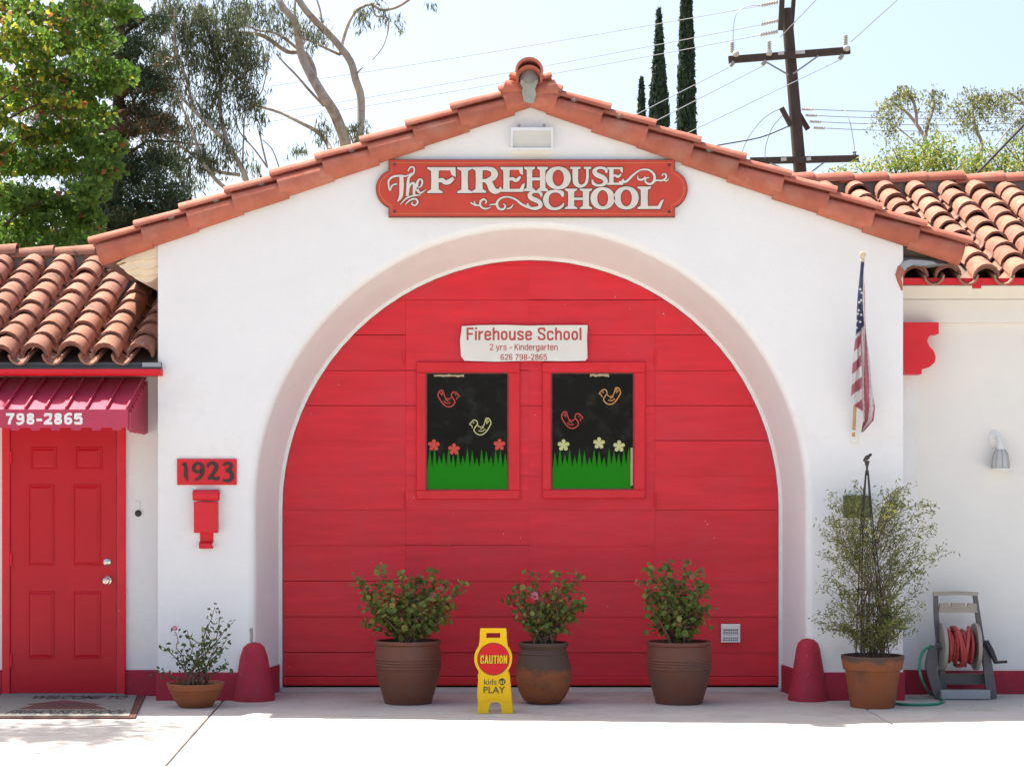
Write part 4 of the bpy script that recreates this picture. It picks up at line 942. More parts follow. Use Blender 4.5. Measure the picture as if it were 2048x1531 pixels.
def branchy(o, c, Yc, z0, tips, rad, m, wig=.03):
    m_ = MB(); ends = []
    for (tx, ty, tz) in tips:
        p0 = Vector((c+random.uniform(-.09, .09), Yc+random.uniform(-.08, .08), z0-.03)); p3 = Vector((tx, ty, tz)); pts = []
        for k in range(7):
            t = k/6; q = p0.lerp(p3, t); q.z = p0.z+(p3.z-p0.z)*t**.85; q += Vector((random.gauss(0, wig), random.gauss(0, wig), 0))*math.sin(math.pi*t); pts.append(q)
        m_.tube(pts, [rad*(1-.7*k/6) for k in range(7)], 5); ends.append(pts)
    m_.build('stems', m, o); return ends
def geranium(o, c, Yc, H_, outline_, nl, weights, size=.062):
    # outline_: list of (px x, px y) tips the shrub reaches
    mx_ = sum(x for x, y in outline_)/len(outline_)
    tips = [(P(mx_+(x-mx_)*1.08, 0, Yc)[0], Yc+random.uniform(-.16, .16), z_at(y-6, Yc)) for x, y in outline_]
    ends = branchy(o, c, Yc, H_, tips, .009, STEMW)
    cs = []; pe = MB()
    for pts in ends:
        for k in range(nl):
            t = random.uniform(.10, 1.0)**.7; i = min(int(t*6), 5); q = pts[i].lerp(pts[i+1], t*6-i); r_ = .020+.020*math.sin(math.pi*min(t, .9))
            v = q+Vector((random.gauss(0, r_), random.gauss(0, r_), random.gauss(0, r_*.8))); cs.append(v)
            if (v-q).length > .03: pe.tube([q, v], .0022, 3)
    pe.build('leaf_stalks', STEM, o, kind='stuff')
    m_ = MB(); discs(m_, cs, size, 3, weights); m_.build('foliage', [L_GER, L_GER2, L_GER3], o, kind='stuff')
    return cs
o, c, H_ = big_pot(816, GY, 'dark clay pot with widest leafy geranium, left of yellow sign')
geranium(o, c, GY, H_, [(722,1160),(735,1195),(730,1250),(770,1140),(780,1180),(800,1150),(815,1200),(830,1160),(850,1180),(872,1140),(890,1165),(915,1175),(905,1215),(890,1240),(845,1240),(765,1225),(800,1235),(745,1220),(785,1210),(835,1215),(865,1200),(880,1225),(820,1180),(750,1170),(850,1225)], 48, [.62,.27,.11], .050)
o, c, H_ = big_pot(1358, GY, 'dark clay pot with dense green geranium, nearest the vent cover', .985)
geranium(o, c, GY, H_, [(1285,1165),(1300,1140),(1310,1195),(1340,1128),(1350,1165),(1370,1130),(1390,1145),(1405,1180),(1418,1215),(1345,1200),(1375,1210),(1310,1240),(1400,1240),(1360,1180),(1325,1215),(1330,1165),(1390,1185),(1385,1225),(1350,1225),(1320,1180)], 48, [.72,.20,.08], .050)
# jar-shaped pot, sooty above, bare orange clay below
Yc = GY; H_ = z_at(1283, Yc); rm = U(55)
prof = [(0, 0), (U(30), 0), (U(33), .010), (U(42), H_*.09), (U(49), H_*.20), (U(53.5), H_*.33), (rm, H_*.46), (rm*.985, H_*.58), (rm*.90, H_*.74), (rm*.87, H_*.80), (rm*.89, H_*.82), (rm*.84, H_*.85), (rm*.82, H_*.89), (rm*.86, H_*.925), (rm*.90, H_*.96), (rm*.86, H_), (rm*.78, H_*.99), (rm*.75, H_*.9), (0, H_*.89)]
o, c = pot(1087, 0, Yc, prof, 'pot', 'round orange and sooty grey jar pot with pink-flowered geranium, right of yellow sign', jar_mat('jar_clay', H_*.55, .10))
soil(o, c, Yc, rm*.74, H_*.92)
geranium(o, c, Yc, H_, [(1022,1200),(1035,1175),(1062,1150),(1070,1190),(1108,1150),(1100,1185),(1130,1165),(1155,1150),(1165,1195),(1160,1225),(1125,1215),(1050,1230),(1090,1225),(1070,1215),(1115,1195),(1140,1230),(1045,1205),(1090,1200)], 40, [.64,.20,.16], .044)
def bloom(o, x, y, Y, r_, n=7):
    m_ = MB(); cc = P(x, y, Y)
    for k in range(n):
        t = 2*math.pi*k/n; d = Vector((math.cos(t), -.5, math.sin(t))); discs(m_, [cc+d*r_*.55], r_*1.0, 1, [1.0], up=.1)
    m_.build('flower', PINK, o)
bloom(o, 1070, 1191, GY-.15, .035)
# bowl with small rose
Yc = -.44; H_ = z_at(1364, Yc); rm = U(55)
prof = [(0, 0), (U(30), 0), (U(33), .008), (rm*.80, H_*.40), (rm*.92, H_*.72), (rm*.955, H_*.76), (rm*.955, H_*.80), (rm*1.0, H_*.93), (rm, H_), (rm*.95, H_), (rm*.90, H_*.82), (0, H_*.80)]
o, c = pot(391, 0, Yc, prof, 'pot', 'shallow terracotta bowl planted with a sparse pink rose', CLAY_B); soil(o, c, Yc, rm*.9, H_*.88)
tips = [(P(x, 0, Yc)[0], Yc+random.uniform(-.12, .12), z_at(y, Yc)) for x, y in ((433,1212),(462,1245),(455,1275),(440,1235),(352,1262),(330,1290),(308,1340),(372,1262),(410,1275),(445,1310),(420,1250),(365,1300),(455,1325),(400,1300))]
ends = branchy(o, c, Yc, H_, tips, .007, STEMW, .02); cs = []
for pts in ends:
    for k in range(26):
        t = random.uniform(.25, 1.02); i = min(int(t*6), 5); q = pts[i].lerp(pts[i+1], t*6-i); cs.append(q+Vector((random.gauss(0, .024), random.gauss(0, .024), random.gauss(0, .022))))
m_ = MB(); leaves(m_, cs, .042, 2, .55, .2, [.9, .1]); m_.build('foliage', [L_ROSE, L_GER2], o, kind='stuff')
bloom(o, 350, 1256, Yc-.02, .022, 6)
# tall terracotta pot with vine
Yc = -.46; H_ = z_at(1309, Yc); rt = U(61)
prof = [(0, 0), (U(42), 0), (U(43), .01), (rt*.86, H_*.70), (rt*.87, H_*.72), (rt*.93, H_*.73), (rt, H_*.97), (rt*.99, H_), (rt*.92, H_), (rt*.86, H_*.88), (0, H_*.87)]
o, c = pot(1745, 0, Yc, prof, 'pot', 'weathered terracotta pot with tall wispy vine climbing an iron trellis', jar_mat('rim_stained_clay', H_*.90, .06)); soil(o, c, Yc, rt*.88, H_*.92)
m_ = MB(); cs = []
def env(y):     # half widths of the vine outline (left, right) at pixel row y
    ys = [960, 990, 1020, 1060, 1100, 1150, 1200, 1240, 1270, 1300]; Lw = [34, 84, 92, 98, 100, 112, 124, 112, 86, 44]; Rw = [64, 102, 122, 150, 152, 124, 98, 88, 86, 54]
    return np.interp(y, ys, Lw), np.interp(y, ys, Rw)
for k in range(150):
    yt = random.uniform(955, 1280); lw, rw = env(yt); s_ = random.choice((-1, 1)); ext_ = (lw if s_ < 0 else rw)*random.uniform(.35, 1.0)*(1.12 if random.random() < .12 else 1)
    tx, ty, tz = P(1738+s_*ext_, 0, Yc)[0], Yc+random.gauss(0, .13), z_at(yt, Yc)
    zb = max(H_, tz-random.uniform(.15, .6)); p0 = Vector((c+random.gauss(0, .05), Yc+random.gauss(0, .05), zb)); p3 = Vector((tx, ty, tz)); pts = []
    for j in range(7):
        t = j/6; q = p0.lerp(p3, t); q.z += .07*math.sin(math.pi*t)+random.gauss(0, .008); q += Vector((random.gauss(0, .012), random.gauss(0, .012), 0)); pts.append(q)
    m_.tube(pts, [.0028*(1-.6*j/6) for j in range(7)], 4)
    for j in range(58):
        t = random.uniform(.12, 1.03); i = min(int(t*6), 5); q = pts[i].lerp(pts[i+1], t*6-i); cs.append(q+Vector((random.gauss(0, .022), random.gauss(0, .022), random.gauss(0, .022))))
for k in range(16):   # bare main stems
    x_ = c+random.uniform(-.09, .09); m_.tube([(x_, Yc+random.uniform(-.06, .06), H_-.02), (x_+random.gauss(0, .03), Yc, H_+.35), (c+random.gauss(0, .04), Yc, H_+random.uniform(.6, 1.1))], [.005, .004, .002], 5)
m_.build('stems', STEMW, o)
m_ = MB(); leaves(m_, cs, .034, 2, .30, .0, [.72, .28]); m_.build('foliage', [L_VINE, L_VINE2], o, kind='stuff')
m_ = MB()
for x, y in ((1783,1012),(1776,1015),(1792,1022),(1735,1060),(1750,1068),(1768,1032)): leaves(m_, [P(x, y, Yc-.1)+Vector((random.gauss(0, .012), 0, random.gauss(0, .015))) for _ in range(9)], .022, 1, .6)
m_.build('blossom', leaf('blossom_yellow', (.55,.50,.12), .3), o, kind='stuff')
# trellis obelisk
to = empty('garden_trellis', (c, Yc, H_-.02), 'slim dark iron obelisk trellis with bird finial standing in terracotta pot', 'trellis')
za = z_at(945, Yc); zf0 = z_at(905, Yc); TX = P(1734, 0, Yc)[0]
for k in range(4):
    t = math.pi/4+k*math.pi/2; m_ = MB(); rb = .155
    m_.tube([(c+rb*math.cos(t), Yc+rb*math.sin(t), H_-.03), (TX+.055*math.cos(t), Yc+.055*math.sin(t), H_+(za-H_)*.72), (TX+.012*math.cos(t), Yc+.012*math.sin(t), za)], .0055, 6); m_.build('upright', IRON, to)
for f_, rr in ((.22, .128), (.36, .108), (.62, .07)):
    m_ = MB(); cx = c+(TX-c)*f_; m_.tube([(cx+rr*math.cos(2*math.pi*k/20), Yc+rr*math.sin(2*math.pi*k/20), H_+(za-H_)*f_) for k in range(21)], .005, 5); m_.build('hoop', IRON, to)
m_ = MB(); m_.lathe([(0, -.02), (.016, -.015), (.010, 0), (.017, .008), (.009, .02), (.008, .04), (.020, .085), (.022, .09), (0, .095)], (TX, Yc, za), 10); m_.build('collar', IRON, to)
zz = za+.098
m_ = MB(); M3 = Matrix.Rotation(math.radians(50), 3, 'Y')
m_.lathe([(0, -.045), (.007, -.03), (.017, -.008), (.018, .008), (.012, .02), (.011, .028), (.012, .036), (.006, .044), (0, .048)], (TX, Yc, zz+.018), 10, M=M3); m_.build('bird_finial', IRON, to, smooth=60)

# ------------------------------------------------------------------ caution sign
cs_ = empty('caution_sign', (P(988, 0, -.85)[0], -.8, 0), 'yellow folding floor sign reading Caution kids at play between the pots', 'floor sign')
YC = -.92
def panel_poly():
    pts = [(955,1427),(977,1427),(978,1412),(983,1405),(997,1405),(1002,1412),(1004,1427),(1026,1427),(1019,1352)]
    for k in range(11): t = math.radians(40-80*k/10); pts.append((986+38*math.cos(t), 1319+38*math.sin(t)))
    pts += [(1013,1278),(1012,1260),(960,1259),(959,1280)]
    for k in range(11): t = math.radians(220-80*k/10); pts.append((986+38*math.cos(t), 1319+38*math.sin(t)))
    pts += [(957,1360)]
    return pts
zT = CH+(HY-1259)*(D0+YC)/F
def lean(mb, back, ytop, ybot):
    # shear the panel so that its foot stands out: y depends on height
    mb.v = [(x, y+(ytop+(ybot-ytop)*(1-z/zT)), z) for x, y, z in mb.v]
def flatp(pts): return [(P(x, y, YC).x, max(0.001, z_at(y, YC)-z_at(1427.5, YC))) for x, y in pts]
slot = [(972,1278),(1000,1278),(1000,1268),(972,1268)]
def panel(yt, yb, name, mirror):
    m_ = MB(); out = flatp(panel_poly()); 
    # handle slot: split the panel in an upper loop and the rest
    zs0, zs1 = flatp([slot[0]])[0][1], flatp([slot[2]])[0][1]; xs0, xs1 = flatp([slot[0]])[0][0], flatp([slot[1]])[0][0]
    xl, xr = flatp([(959,1280)])[0][0], flatp([(1013,1278)])[0][0]; xtl, xtr = flatp([(960,1259)])[0][0], flatp([(1012,1260)])[0][0]; zt = flatp([(960,1259)])[0][1]
    body = [p for p in out if p[1] < zs0-.0005]; body = flatp(panel_poly()[:20])
    body = body + [(xr, zs0), (xl, zs0)] + flatp(panel_poly()[23:])
    th = .022
    m_.extr(body, 0, th); m_.extr([(xl, zs0), (xs0, zs0), (xs0, zs1), (xl, zs1)], 0, th); m_.extr([(xs1, zs0), (xr, zs0), (xr, zs1), (xs1, zs1)], 0, th); m_.extr([(xl, zs1), (xr, zs1), (xtr, zt), (xtl, zt)], 0, th)
    lean(m_, 0, yt, yb); return m_.build(name, YELLOW, cs_)
panel(YC+.10, YC, 'front_panel', False); panel(YC+.124, YC+.235, 'rear_panel', True)
def on_panel(mb): mb.v = [(x, y+(YC+.10-.10*(1-z/zT)), z) for x, y, z in mb.v]; return mb
def disc(cx, cy, r_, y, m, name, n=36):
    m_ = MB(); m_.extr([flatp([(cx+r_*math.cos(2*math.pi*k/n), cy-r_*math.sin(2*math.pi*k/n))])[0] for k in range(n)], y, y+.0015); on_panel(m_).build(name, m, cs_)
disc(986.5, 1319.5, 32.3, -.003, BLACK, 'disc_outline'); disc(986.5, 1319.5, 31.2, -.005, SIGRED2, 'red_disc')
m_ = MB(); q_ = flatp([(956,1404),(957,1362),(961,1345),(1013,1345),(1017,1362),(1022,1404),(1000,1398),(978,1398)]); m_.ribbon(q_, U(1.6), -.0025, .003, closed=True, sub=2); on_panel(m_).build('moulded_rim', YELLOW, cs_)
def ptext(s, x0, x1, yb, yt, bold, m, y=-.0065):
    m_ = MB(); a, b, c_ = [Vector((p[0], y, p[1])) for p in flatp([(x0, yb), (x1, yb), (x0, yt)])]; text_on(m_, s, a, b, c_, bold); on_panel(m_).build('lettering', m, cs_)
for m__, yy_, gr in ((BLACK, -.0062, U(1.6)), (YELLOW, -.0076, 0)):
    m_ = MB(); (xa, zb_), (xb, zt__) = flatp([(960.5, 1328.5)])[0], flatp([(1014, 1312)])[0]; grotesque(m_, 'CAUTION', None, xa, xb, zb_, zt__, yy_, .17, .09, grow=gr); on_panel(m_).build('lettering', m__, cs_)
ptext('kids', 968, 993, 1370, 1359, .0, BLACK, -.002); ptext('PLAY', 967, 1010, 1387, 1374, .004, BLACK, -.002)
disc(1004, 1364.5, 6.8, -.002, BLACK, 'dot'); ptext('at', 998.5, 1009.5, 1369, 1361, .006, YELLOW, -.0045)

# ------------------------------------------------------------------ flag
fg = empty('flag', P(1707, 885, -.02), 'furled American flag hanging on a wooden pole from wall bracket', 'flag')
def fy(y): return -.05-.42*(870-y)/365.0          # the staff leans out from the wall
def FP(x, y, off=0.0): Yv = fy(y)+off; return P(x, y, Yv)
m_ = MB(); m_.tube([FP(1707, 872), FP(1715, 700), FP(1725, 522)], [.013, .0125, .012], 10); m_.build('staff', WOODPOLE, fg, smooth=50)
e = FP(1725, 522); m_ = MB(); m_.lathe([(0, -.01), (.015, -.005), (.018, .01), (.012, .018), (.020, .030), (.027, .048), (.022, .066), (0, .074)], e, 14); m_.build('finial', mat('cream_finial', (.62,.50,.32), .4, .05, 5), fg, smooth=50)
a, b = P(1700, 886, 0), P(1716, 862, 0); m_ = MB(); m_.bbox((a.x, -.02, a.z), (b.x, -.001, b.z), .004); m_.tube([(P(1707, 874, 0).x, -.015, P(0, 876, 0).z), FP(1707.6, 858)], .019, 10); m_.build('bracket', WHITEP, fg, smooth=40)
ysr = list(range(524, 866, 2)); nfold = 4
Ly = [524,560,610,650,690,720,760,790,815,866]; Lx = [1721,1718.5,1715,1711.5,1709,1707,1703,1701,1704,1719]
Ry = [524,560,620,680,730,780,815,840,866]; Rx = [1729,1728,1730,1734,1739,1745.5,1750,1746,1724]
nu = 49; grid = []
for y in ysr:
    lx, rx = np.interp(y, Ly, Lx), np.interp(y, Ry, Rx); row = []
    am = .010+.05*min(1, max(0, (y-560)/200))
    for k in range(nu):
        u = k/(nu-1); row.append(FP(lx+(rx-lx)*u+1.1*math.sin(y*.05+k/3), y, -.016-am*(.5+.5*math.sin(u*3.2*2*math.pi+y*.006+.6))))
    grid.append(row)
def flag_m(u, y):
    if y < 672-26*u and u < .8: return 0
    if u < .50:
        k = (y-660+u*34)/22.0; return 2 if int(math.floor(k)) % 2 == 0 else 1
    k = (u-.5)*5.0+(y-610)/120.0; return 1 if int(math.floor(k)) % 2 == 0 else 2
m_ = MB(); m_.v = [tuple(v) for r_ in grid for v in r_]
for i in range(len(grid)-1):
    for k in range(nu-1):
        u = (k+.5)/(nu-1); y = ysr[i]+1
        if u < .45 and y > 806+40*u: continue          # the lower hem swings clear of the staff
        m_.f.append((i*nu+k, i*nu+k+1, (i+1)*nu+k+1, (i+1)*nu+k)); m_.m.append(flag_m(u, y))
m_.build('cloth', [FBLUE, FRED, FWHITE], fg, smooth=70)
for x, y in ((1721,578),(1724,585),(1719,604),(1716,627),(1723,629),(1714,641),(1721,643),(1714,655),(1723,600),(1718,620)):
    cpt = FP(x, y, -.085); r0, r1 = .013, .0055; ang = random.uniform(0, 6)
    m_ = MB(); m_.extr([(cpt.x+(r0 if k % 2 == 0 else r1)*math.cos(ang+math.pi*k/5), cpt.z+(r0 if k % 2 == 0 else r1)*math.sin(ang+math.pi*k/5)) for k in range(10)], cpt.y+.012, cpt.y+.0135); m_.build('star', FWHITE, fg)

# ------------------------------------------------------------------ hose reel cart
hr = empty('hose_reel_cart', (P(1925, 0, .2)[0], .2, 0), 'grey hose reel cart with red hose wound on it by right wall', 'hose reel')
YH = .12
def HP(x, y, Y=YH): return P(x, y, Y)
def bar(pts, w_, name, m, th=.03, Y=YH):
    m_ = MB(); q_ = [(HP(x, y, Y).x, max(.004, HP(x, y, Y).z)) for x, y in pts]; m_.ribbon(q_, w_, Y-th/2, th, sub=4); 
    n_ = len(m_.v)//4; m_.f += [(0, 2, 3, 1), (4*n_-4, 4*n_-3, 4*n_-1, 4*n_-2)]; m_.m += [0, 0]
    # back faces
    for i in range(n_-1): m_.f.append((4*i+2, 4*i+6, 4*i+7, 4*i+3)); m_.m.append(0)
    return m_.build(name, m, hr)
bar([(1871,1184),(1873,1240),(1880,1300),(1888,1396)], [.032,.036,.045,.05], 'upright', GREYP, .04, .20)
bar([(1949,1184),(1957,1240),(1966,1300),(1984,1396)], [.032,.036,.045,.05], 'upright', GREYP, .04, .20)
bar([(1866,1290),(1862,1330),(1872,1372),(1880,1397)], [.05,.09,.08,.06], 'leg', GREYP, .04, .10)
bar([(1969,1280),(1975,1330),(1980,1370),(1984,1397)], [.03,.07,.08,.07], 'leg', GREYP, .04, .10)
bar([(1866,1187),(1911,1185),(1955,1187)], .030, 'handle', TAUPE, .045, .19)
m_ = MB(); pts = [(1876,1224),(1954,1224),(1952,1206),(1936,1205),(1935,1211),(1930,1211),(1929,1205),(1903,1205),(1902,1211),(1897,1211),(1896,1205),(1880,1206)]
m_.extr([(HP(x, y, .18).x, HP(x, y, .18).z) for x, y in pts], .16, .20); m_.build('tray', TAUPE, hr)
m_ = MB(); a, b = HP(1881, 1398, .05), HP(1980, 1379, .05); m_.bbox((a.x, .03, .004), (b.x, .12, b.z), .008); m_.build('foot_bar', LGREY, hr)
m_ = MB(); a, b = HP(1884, 1368, .2), HP(1975, 1346, .2); m_.box((a.x, .20, a.z), (b.x, .24, b.z)); m_.build('cross_bar', GREYP, hr)
ax_c = HP(0, 1292, .13).z; RYm = Matrix.Rotation(math.radians(90), 3, 'Y')
for x in (1884, 1951):
    m_ = MB(); c = HP(x, 1292, .13); m_.lathe([(0, -.008), (.165, -.012), (.185, -.014), (.190, 0), (.185, .014), (.165, .010), (0, .008)], (c.x, .13, ax_c), 32, M=RYm); m_.build('reel_flange', TAUPE, hr, smooth=40)
m_ = MB(); a, b = HP(1884, 0, .13).x, HP(1951, 0, .13).x; m_.tube([(a-.05, .13, ax_c), (b+.09, .13, ax_c)], .03, 12); m_.build('axle', GREYP, hr, smooth=50)
m_ = MB(); pts = []
for layer_, rr in enumerate((.085, .108, .130)):
    for k in range(16*5):
        t = 2*math.pi*k/16; f_ = k/80.0; f_ = f_ if layer_ % 2 == 0 else 1-f_
        pts.append((a+.03+(b-a-.06)*f_+.010*math.sin(t*.7+layer_), .13+rr*math.cos(t)*(1+.05*math.sin(k*.9)), ax_c+rr*math.sin(t)*(1+.06*math.sin(k*.37))))
m_.tube(pts, .0135, 7)
for s_ in range(4):   # loose crossing turns
    q0 = random.uniform(.1, .45); q1 = random.uniform(.55, .95); tt = random.uniform(0, 2)
    m_.tube([(a+.03+(b-a-.06)*(q0+(q1-q0)*k/14), .13-.152*math.cos(math.pi*(k/14-.5)*1.2), ax_c+.155*math.sin(math.pi*(k/14-.5)*1.2)*(1 if s_ % 2 else -1)) for k in range(15)], .0135, 7)
hob = m_.build('red_hose', HOSER, hr, smooth=60)
m_ = MB(); c = HP(1968, 1285, .08); k1 = HP(1992, 1324, .05); m_.tube([(b+.06, .1, ax_c), (c.x+.02, .08, c.z), (c.x+.05, .06, c.z-.06), (k1.x, .05, k1.z)], [.025, .03, .026, .02], 8); m_.tube([(k1.x-.01, .05, k1.z), (HP(2014, 1322, .05).x, .05, HP(0, 1322, .05).z)], .011, 8); m_.build('crank', BLACK, hr, smooth=50)
m_ = MB(); gpts = [HP(1868, 1292, .10), HP(1852, 1296, .06), HP(1842, 1312, .04), HP(1839, 1335, .0)]
zg = .0115
for x, y in ((1845,1362),): gpts.append(HP(x, y, -.05))
for x, y in ((1862,1390),(1880,1399),(1886,1404),(1876,1409),(1850,1411),(1820,1411),(1792,1409),(1770,1404)):
    v = gpt(x, y); gpts.append(Vector((v[0], v[1], zg)))
def smooth_path(pts, sub=6):
    out = []; n = len(pts)
    for i in range(n-1):
        p0, p1, p2, p3 = pts[max(i-1, 0)], pts[i], pts[i+1], pts[min(i+2, n-1)]
        for t in range(sub):
            u = t/sub; out.append(.5*((2*p1)+(p2-p0)*u+(2*p0-5*p1+4*p2-p3)*u*u+(3*p1-p0-3*p2+p3)*u**3))
    return out+[pts[-1]]
gp = [Vector((p.x, p.y, max(p.z, zg))) for p in smooth_path(gpts)]
m_.tube(gp, .0112, 8); m_.build('green_hose', HOSEG, hr, smooth=60)

# ------------------------------------------------------------------ utility pole and wires
YP = 27.0
def UP(x, y, o=0.0): return P(x, y, YP+o)
up = empty('utility_pole', UP(1606, 420), 'brown wooden utility pole with crossarms and insulators behind the gable', 'utility pole')
up.matrix_basis.translation.z = 0; WM[up.name] = Matrix.Translation(Vector((UP(1606, 420).x, YP, 0))); up.matrix_basis = WM[up.name]
base = UP(1625, 560); base.z = 0
m_ = MB(); m_.tube([base, UP(1601, 355), UP(1588, 200), UP(1573, 18)], [.17, .145, .132, .118], 12); m_.build('pole', POLEW, up, smooth=50)
def arm(pts, w_, name='crossarm', o=-.2, th=.11, m=POLEW):
    m_ = MB(); (x0, y0), (x1, y1) = pts; a, b = UP(x0, y0, o), UP(x1, y1, o); d = (b-a).normalized(); n_ = Vector((-d.z, 0, d.x))*w_/2; t_ = Vector((0, th/2, 0))
    vs = [a+n_-t_, a-n_-t_, b-n_-t_, b+n_-t_, a+n_+t_, a-n_+t_, b-n_+t_, b+n_+t_]; m_.add(vs, [(0,1,2,3),(7,6,5,4),(0,4,5,1),(1,5,6,2),(2,6,7,3),(3,7,4,0)]); return m_.build(name, m, up)
arm([(1457,120),(1700,101)], .15); arm([(1500,322),(1717,317)], .14); arm([(1561,60),(1566,-40)], .11, 'brace_post', -.22); arm([(1583,55),(1590,-40)], .09, 'brace_post', .16)
arm([(1563,216),(1582,252)], .10, 'side_arm', -.22); arm([(1594,222),(1616,259)], .10, 'side_arm', .2)
for a_, b_ in (((1530,123),(1577,150)), ((1637,112),(1586,148)), ((1648,325),(1607,356)), ((1540,326),(1600,352))): arm([a_, b_], .035, 'brace', -.28, .02, STEEL)
for x0_, x1_, y_ in ((1556,1568,107), (1591,1610,105), (1562,1573,319), (1613,1622,318)): arm([(x0_, y_), (x1_, y_-1)], .075, 'number_tag', -.265, .01, PORC)
def insul(x, y, h, r_, o=-.2):
    c = UP(x, y, o); m_ = MB(); prof = [(0, 0), (r_*.5, 0)]
    for k in range(6): z = h*(.1+.14*k); prof += [(r_*.55, z), (r_, z+h*.03), (r_*.95, z+h*.06), (r_*.5, z+h*.08)]
    prof += [(r_*.35, h*.95), (0, h)]; m_.lathe(prof, c, 12); m_.build('insulator', PORC, up, smooth=50)
for x, y in ((1464,106), (1538,104), (1691,92)): insul(x, y, .26, .058)
for x, y in ((1472,108), (1538,106), (1693,97)): c = UP(x, y, -.3); m_ = MB(); m_.lathe([(0, -.07), (.06, -.05), (.075, 0), (.06, .05), (0, .07)], c, 12); m_.build('insulator', PORC, up, smooth=60)
def insul_h(x0, y0, x1, y1, r_=.05, o=-.25):
    a, b = UP(x0, y0, o), UP(x1, y1, o); d = b-a; m_ = MB(); n_ = 7; pts = []; rd = []
    for k in range(n_):
        for f_, q in ((0, .5), (.35, 1), (.6, .95), (.95, .5)): pts.append(a+d*((k+f_)/n_)); rd.append(r_*q)
    m_.tube(pts, rd, 10); m_.build('insulator', PORC, up, smooth=50)
insul_h(1522, 11, 1556, 4); insul_h(1522, 49, 1556, 41); insul_h(1520, 70, 1556, 63)
for x, y in ((1460,130), (1524,128), (1678,116)): insul_h(x, y+3, x+8, y-6, .05)
for k in range(4): insul_h(1603+k*8, 218+k*12.5, 1626+k*8, 219+k*12.5, .035, .1); 
def wire(pts, r_, label, o0=-.25, m=WIRE, name='power_line', cat='wire', grp='overhead wires', sag=0.0):
    q_ = []
    for (x, y, Y) in pts: q_.append(P(x, y, Y))
    if len(q_) == 2:
        a, b = q_; q_ = [a.lerp(b, k/16)-Vector((0, 0, sag*4*(k/16)*(1-k/16))) for k in range(17)]
    else: q_ = smooth_path(q_, 6)
    m_ = MB(); m_.tube(q_, r_, 5); m_.build(name, m, label=label, cat=cat, group=grp)
Yq = YP-.25
wire([(1520,12,Yq), (-200,262,YP+22)], .009, 'topmost overhead wire running left from the utility pole', sag=.25)
wire([(1520,50,Yq), (-200,330,YP+22)], .009, 'middle of three overhead wires running left from utility pole', sag=.25)
wire([(1518,71,Yq), (-200,342,YP+22)], .009, 'lowest of three overhead wires running left from utility pole', sag=.25)
wire([(1458,135,Yq), (1180,276,YP-8)], .009, 'slanting wire from left end of upper crossarm down behind roof')
wire([(1524,133,Yq), (1230,284,YP-8)], .009, 'slanting wire from middle insulator of upper crossarm down behind roof')
wire([(1678,121,Yq), (1300,302,YP-8)], .009, 'slanting wire from right end of upper crossarm down behind roof')
wire([(1702,84,Yq), (1900,-95,YP-10)], .009, 'wire rising from right end of upper crossarm to top edge')
wire([(1560,75,Yq), (1690,-60,YP-8)], .010, 'thin wire crossing pole top towards the upper right')
for k, (lab) in enumerate(('highest', 'second', 'third', 'lowest')):
    wire([(1626+k*8, 219+k*12.5, YP+.1), (2150, 214+k*13, YP+10)], .009, lab+' of four level wires running right from the pole', sag=.1)
wire([(1466,100,Yq), (1467,55,Yq), (1475,25,Yq), (1500,12,Yq), (1521,11,Yq)], .009, 'jumper wire looping up from left insulator on upper crossarm', name='jumper_wire', grp='jumper loops on the pole')
wire([(1563,216,Yq), (1530,235,Yq), (1500,270,Yq), (1484,305,Yq), (1482,330,Yq)], .009, 'jumper wire curving down left from the side arm', name='jumper_wire', grp='jumper loops on the pole')
wire([(1680,221,Yq+.3), (1690,222,Yq+.2), (1700,245,Yq), (1708,290,Yq), (1709,312,Yq)], .009, 'jumper wire dropping to right end of lower crossarm', name='jumper_wire', grp='jumper loops on the pole')
wire([(1568,228,Yq), (1545,255,Yq), (1532,290,Yq), (1530,318,Yq)], .009, 'inner jumper wire curving down to the lower crossarm', name='jumper_wire', grp='jumper loops on the pole')
wire([(1576,253,Yq), (1520,275,Yq-.5), (1440,290,Yq-1), (1380,304,Yq-2)], .016, 'dark guy wire from pole side arm to the roof slope', name='guy_wire', m=CABLE)
wire([(2075,222,8.0), (1930,372,9.0)], .019, 'thick black service cable slanting behind the right wing ridge', name='service_cable', m=CABLE, cat='cable')
wire([(2060,205,12.0), (1960,330,12.5)], .010, 'thin pale wire beside the thick black service cable', m=WIRE)
m_ = MB(); c = UP(1709, 317, -.2); m_.lathe([(0, 0), (.03, 0), (.03, .06), (.05, .08), (.02, .1), (.05, .14), (0, .17)], c, 10); m_.build('insulator', IRON, up)

# ------------------------------------------------------------------ trees
def tree(name, label, base, group=None): return empty(name, (base[0], base[1], 0), label, 'tree', group)
def limb(mb, pts, w0, w1, Y, jit=.25, seg=7):
    n_ = len(pts); q_ = []; o_ = 0
    for k, (x, y) in enumerate(pts): q_.append(P(x, y, Y+o_)); o_ += random.uniform(-jit, jit)
    q_ = smooth_path(q_, 4); m_ = len(q_)
    mb.tube(q_, [(w0+(w1-w0)*k/(m_-1))/2 for k in range(m_)], seg)
    return q_
def clump(cx, cy, Y, rx, ry, n_, depth, hollow=.0):
    c = P(cx, cy, Y); a = np.random.normal(size=(n_, 3)); a /= np.linalg.norm(a, axis=1)[:, None]; r_ = (hollow+(1-hollow)*np.random.uniform(0, 1, n_)**.6)[:, None]
    return np.array(c)+a*r_*np.array([U(rx, Y), depth, U(ry, Y)])
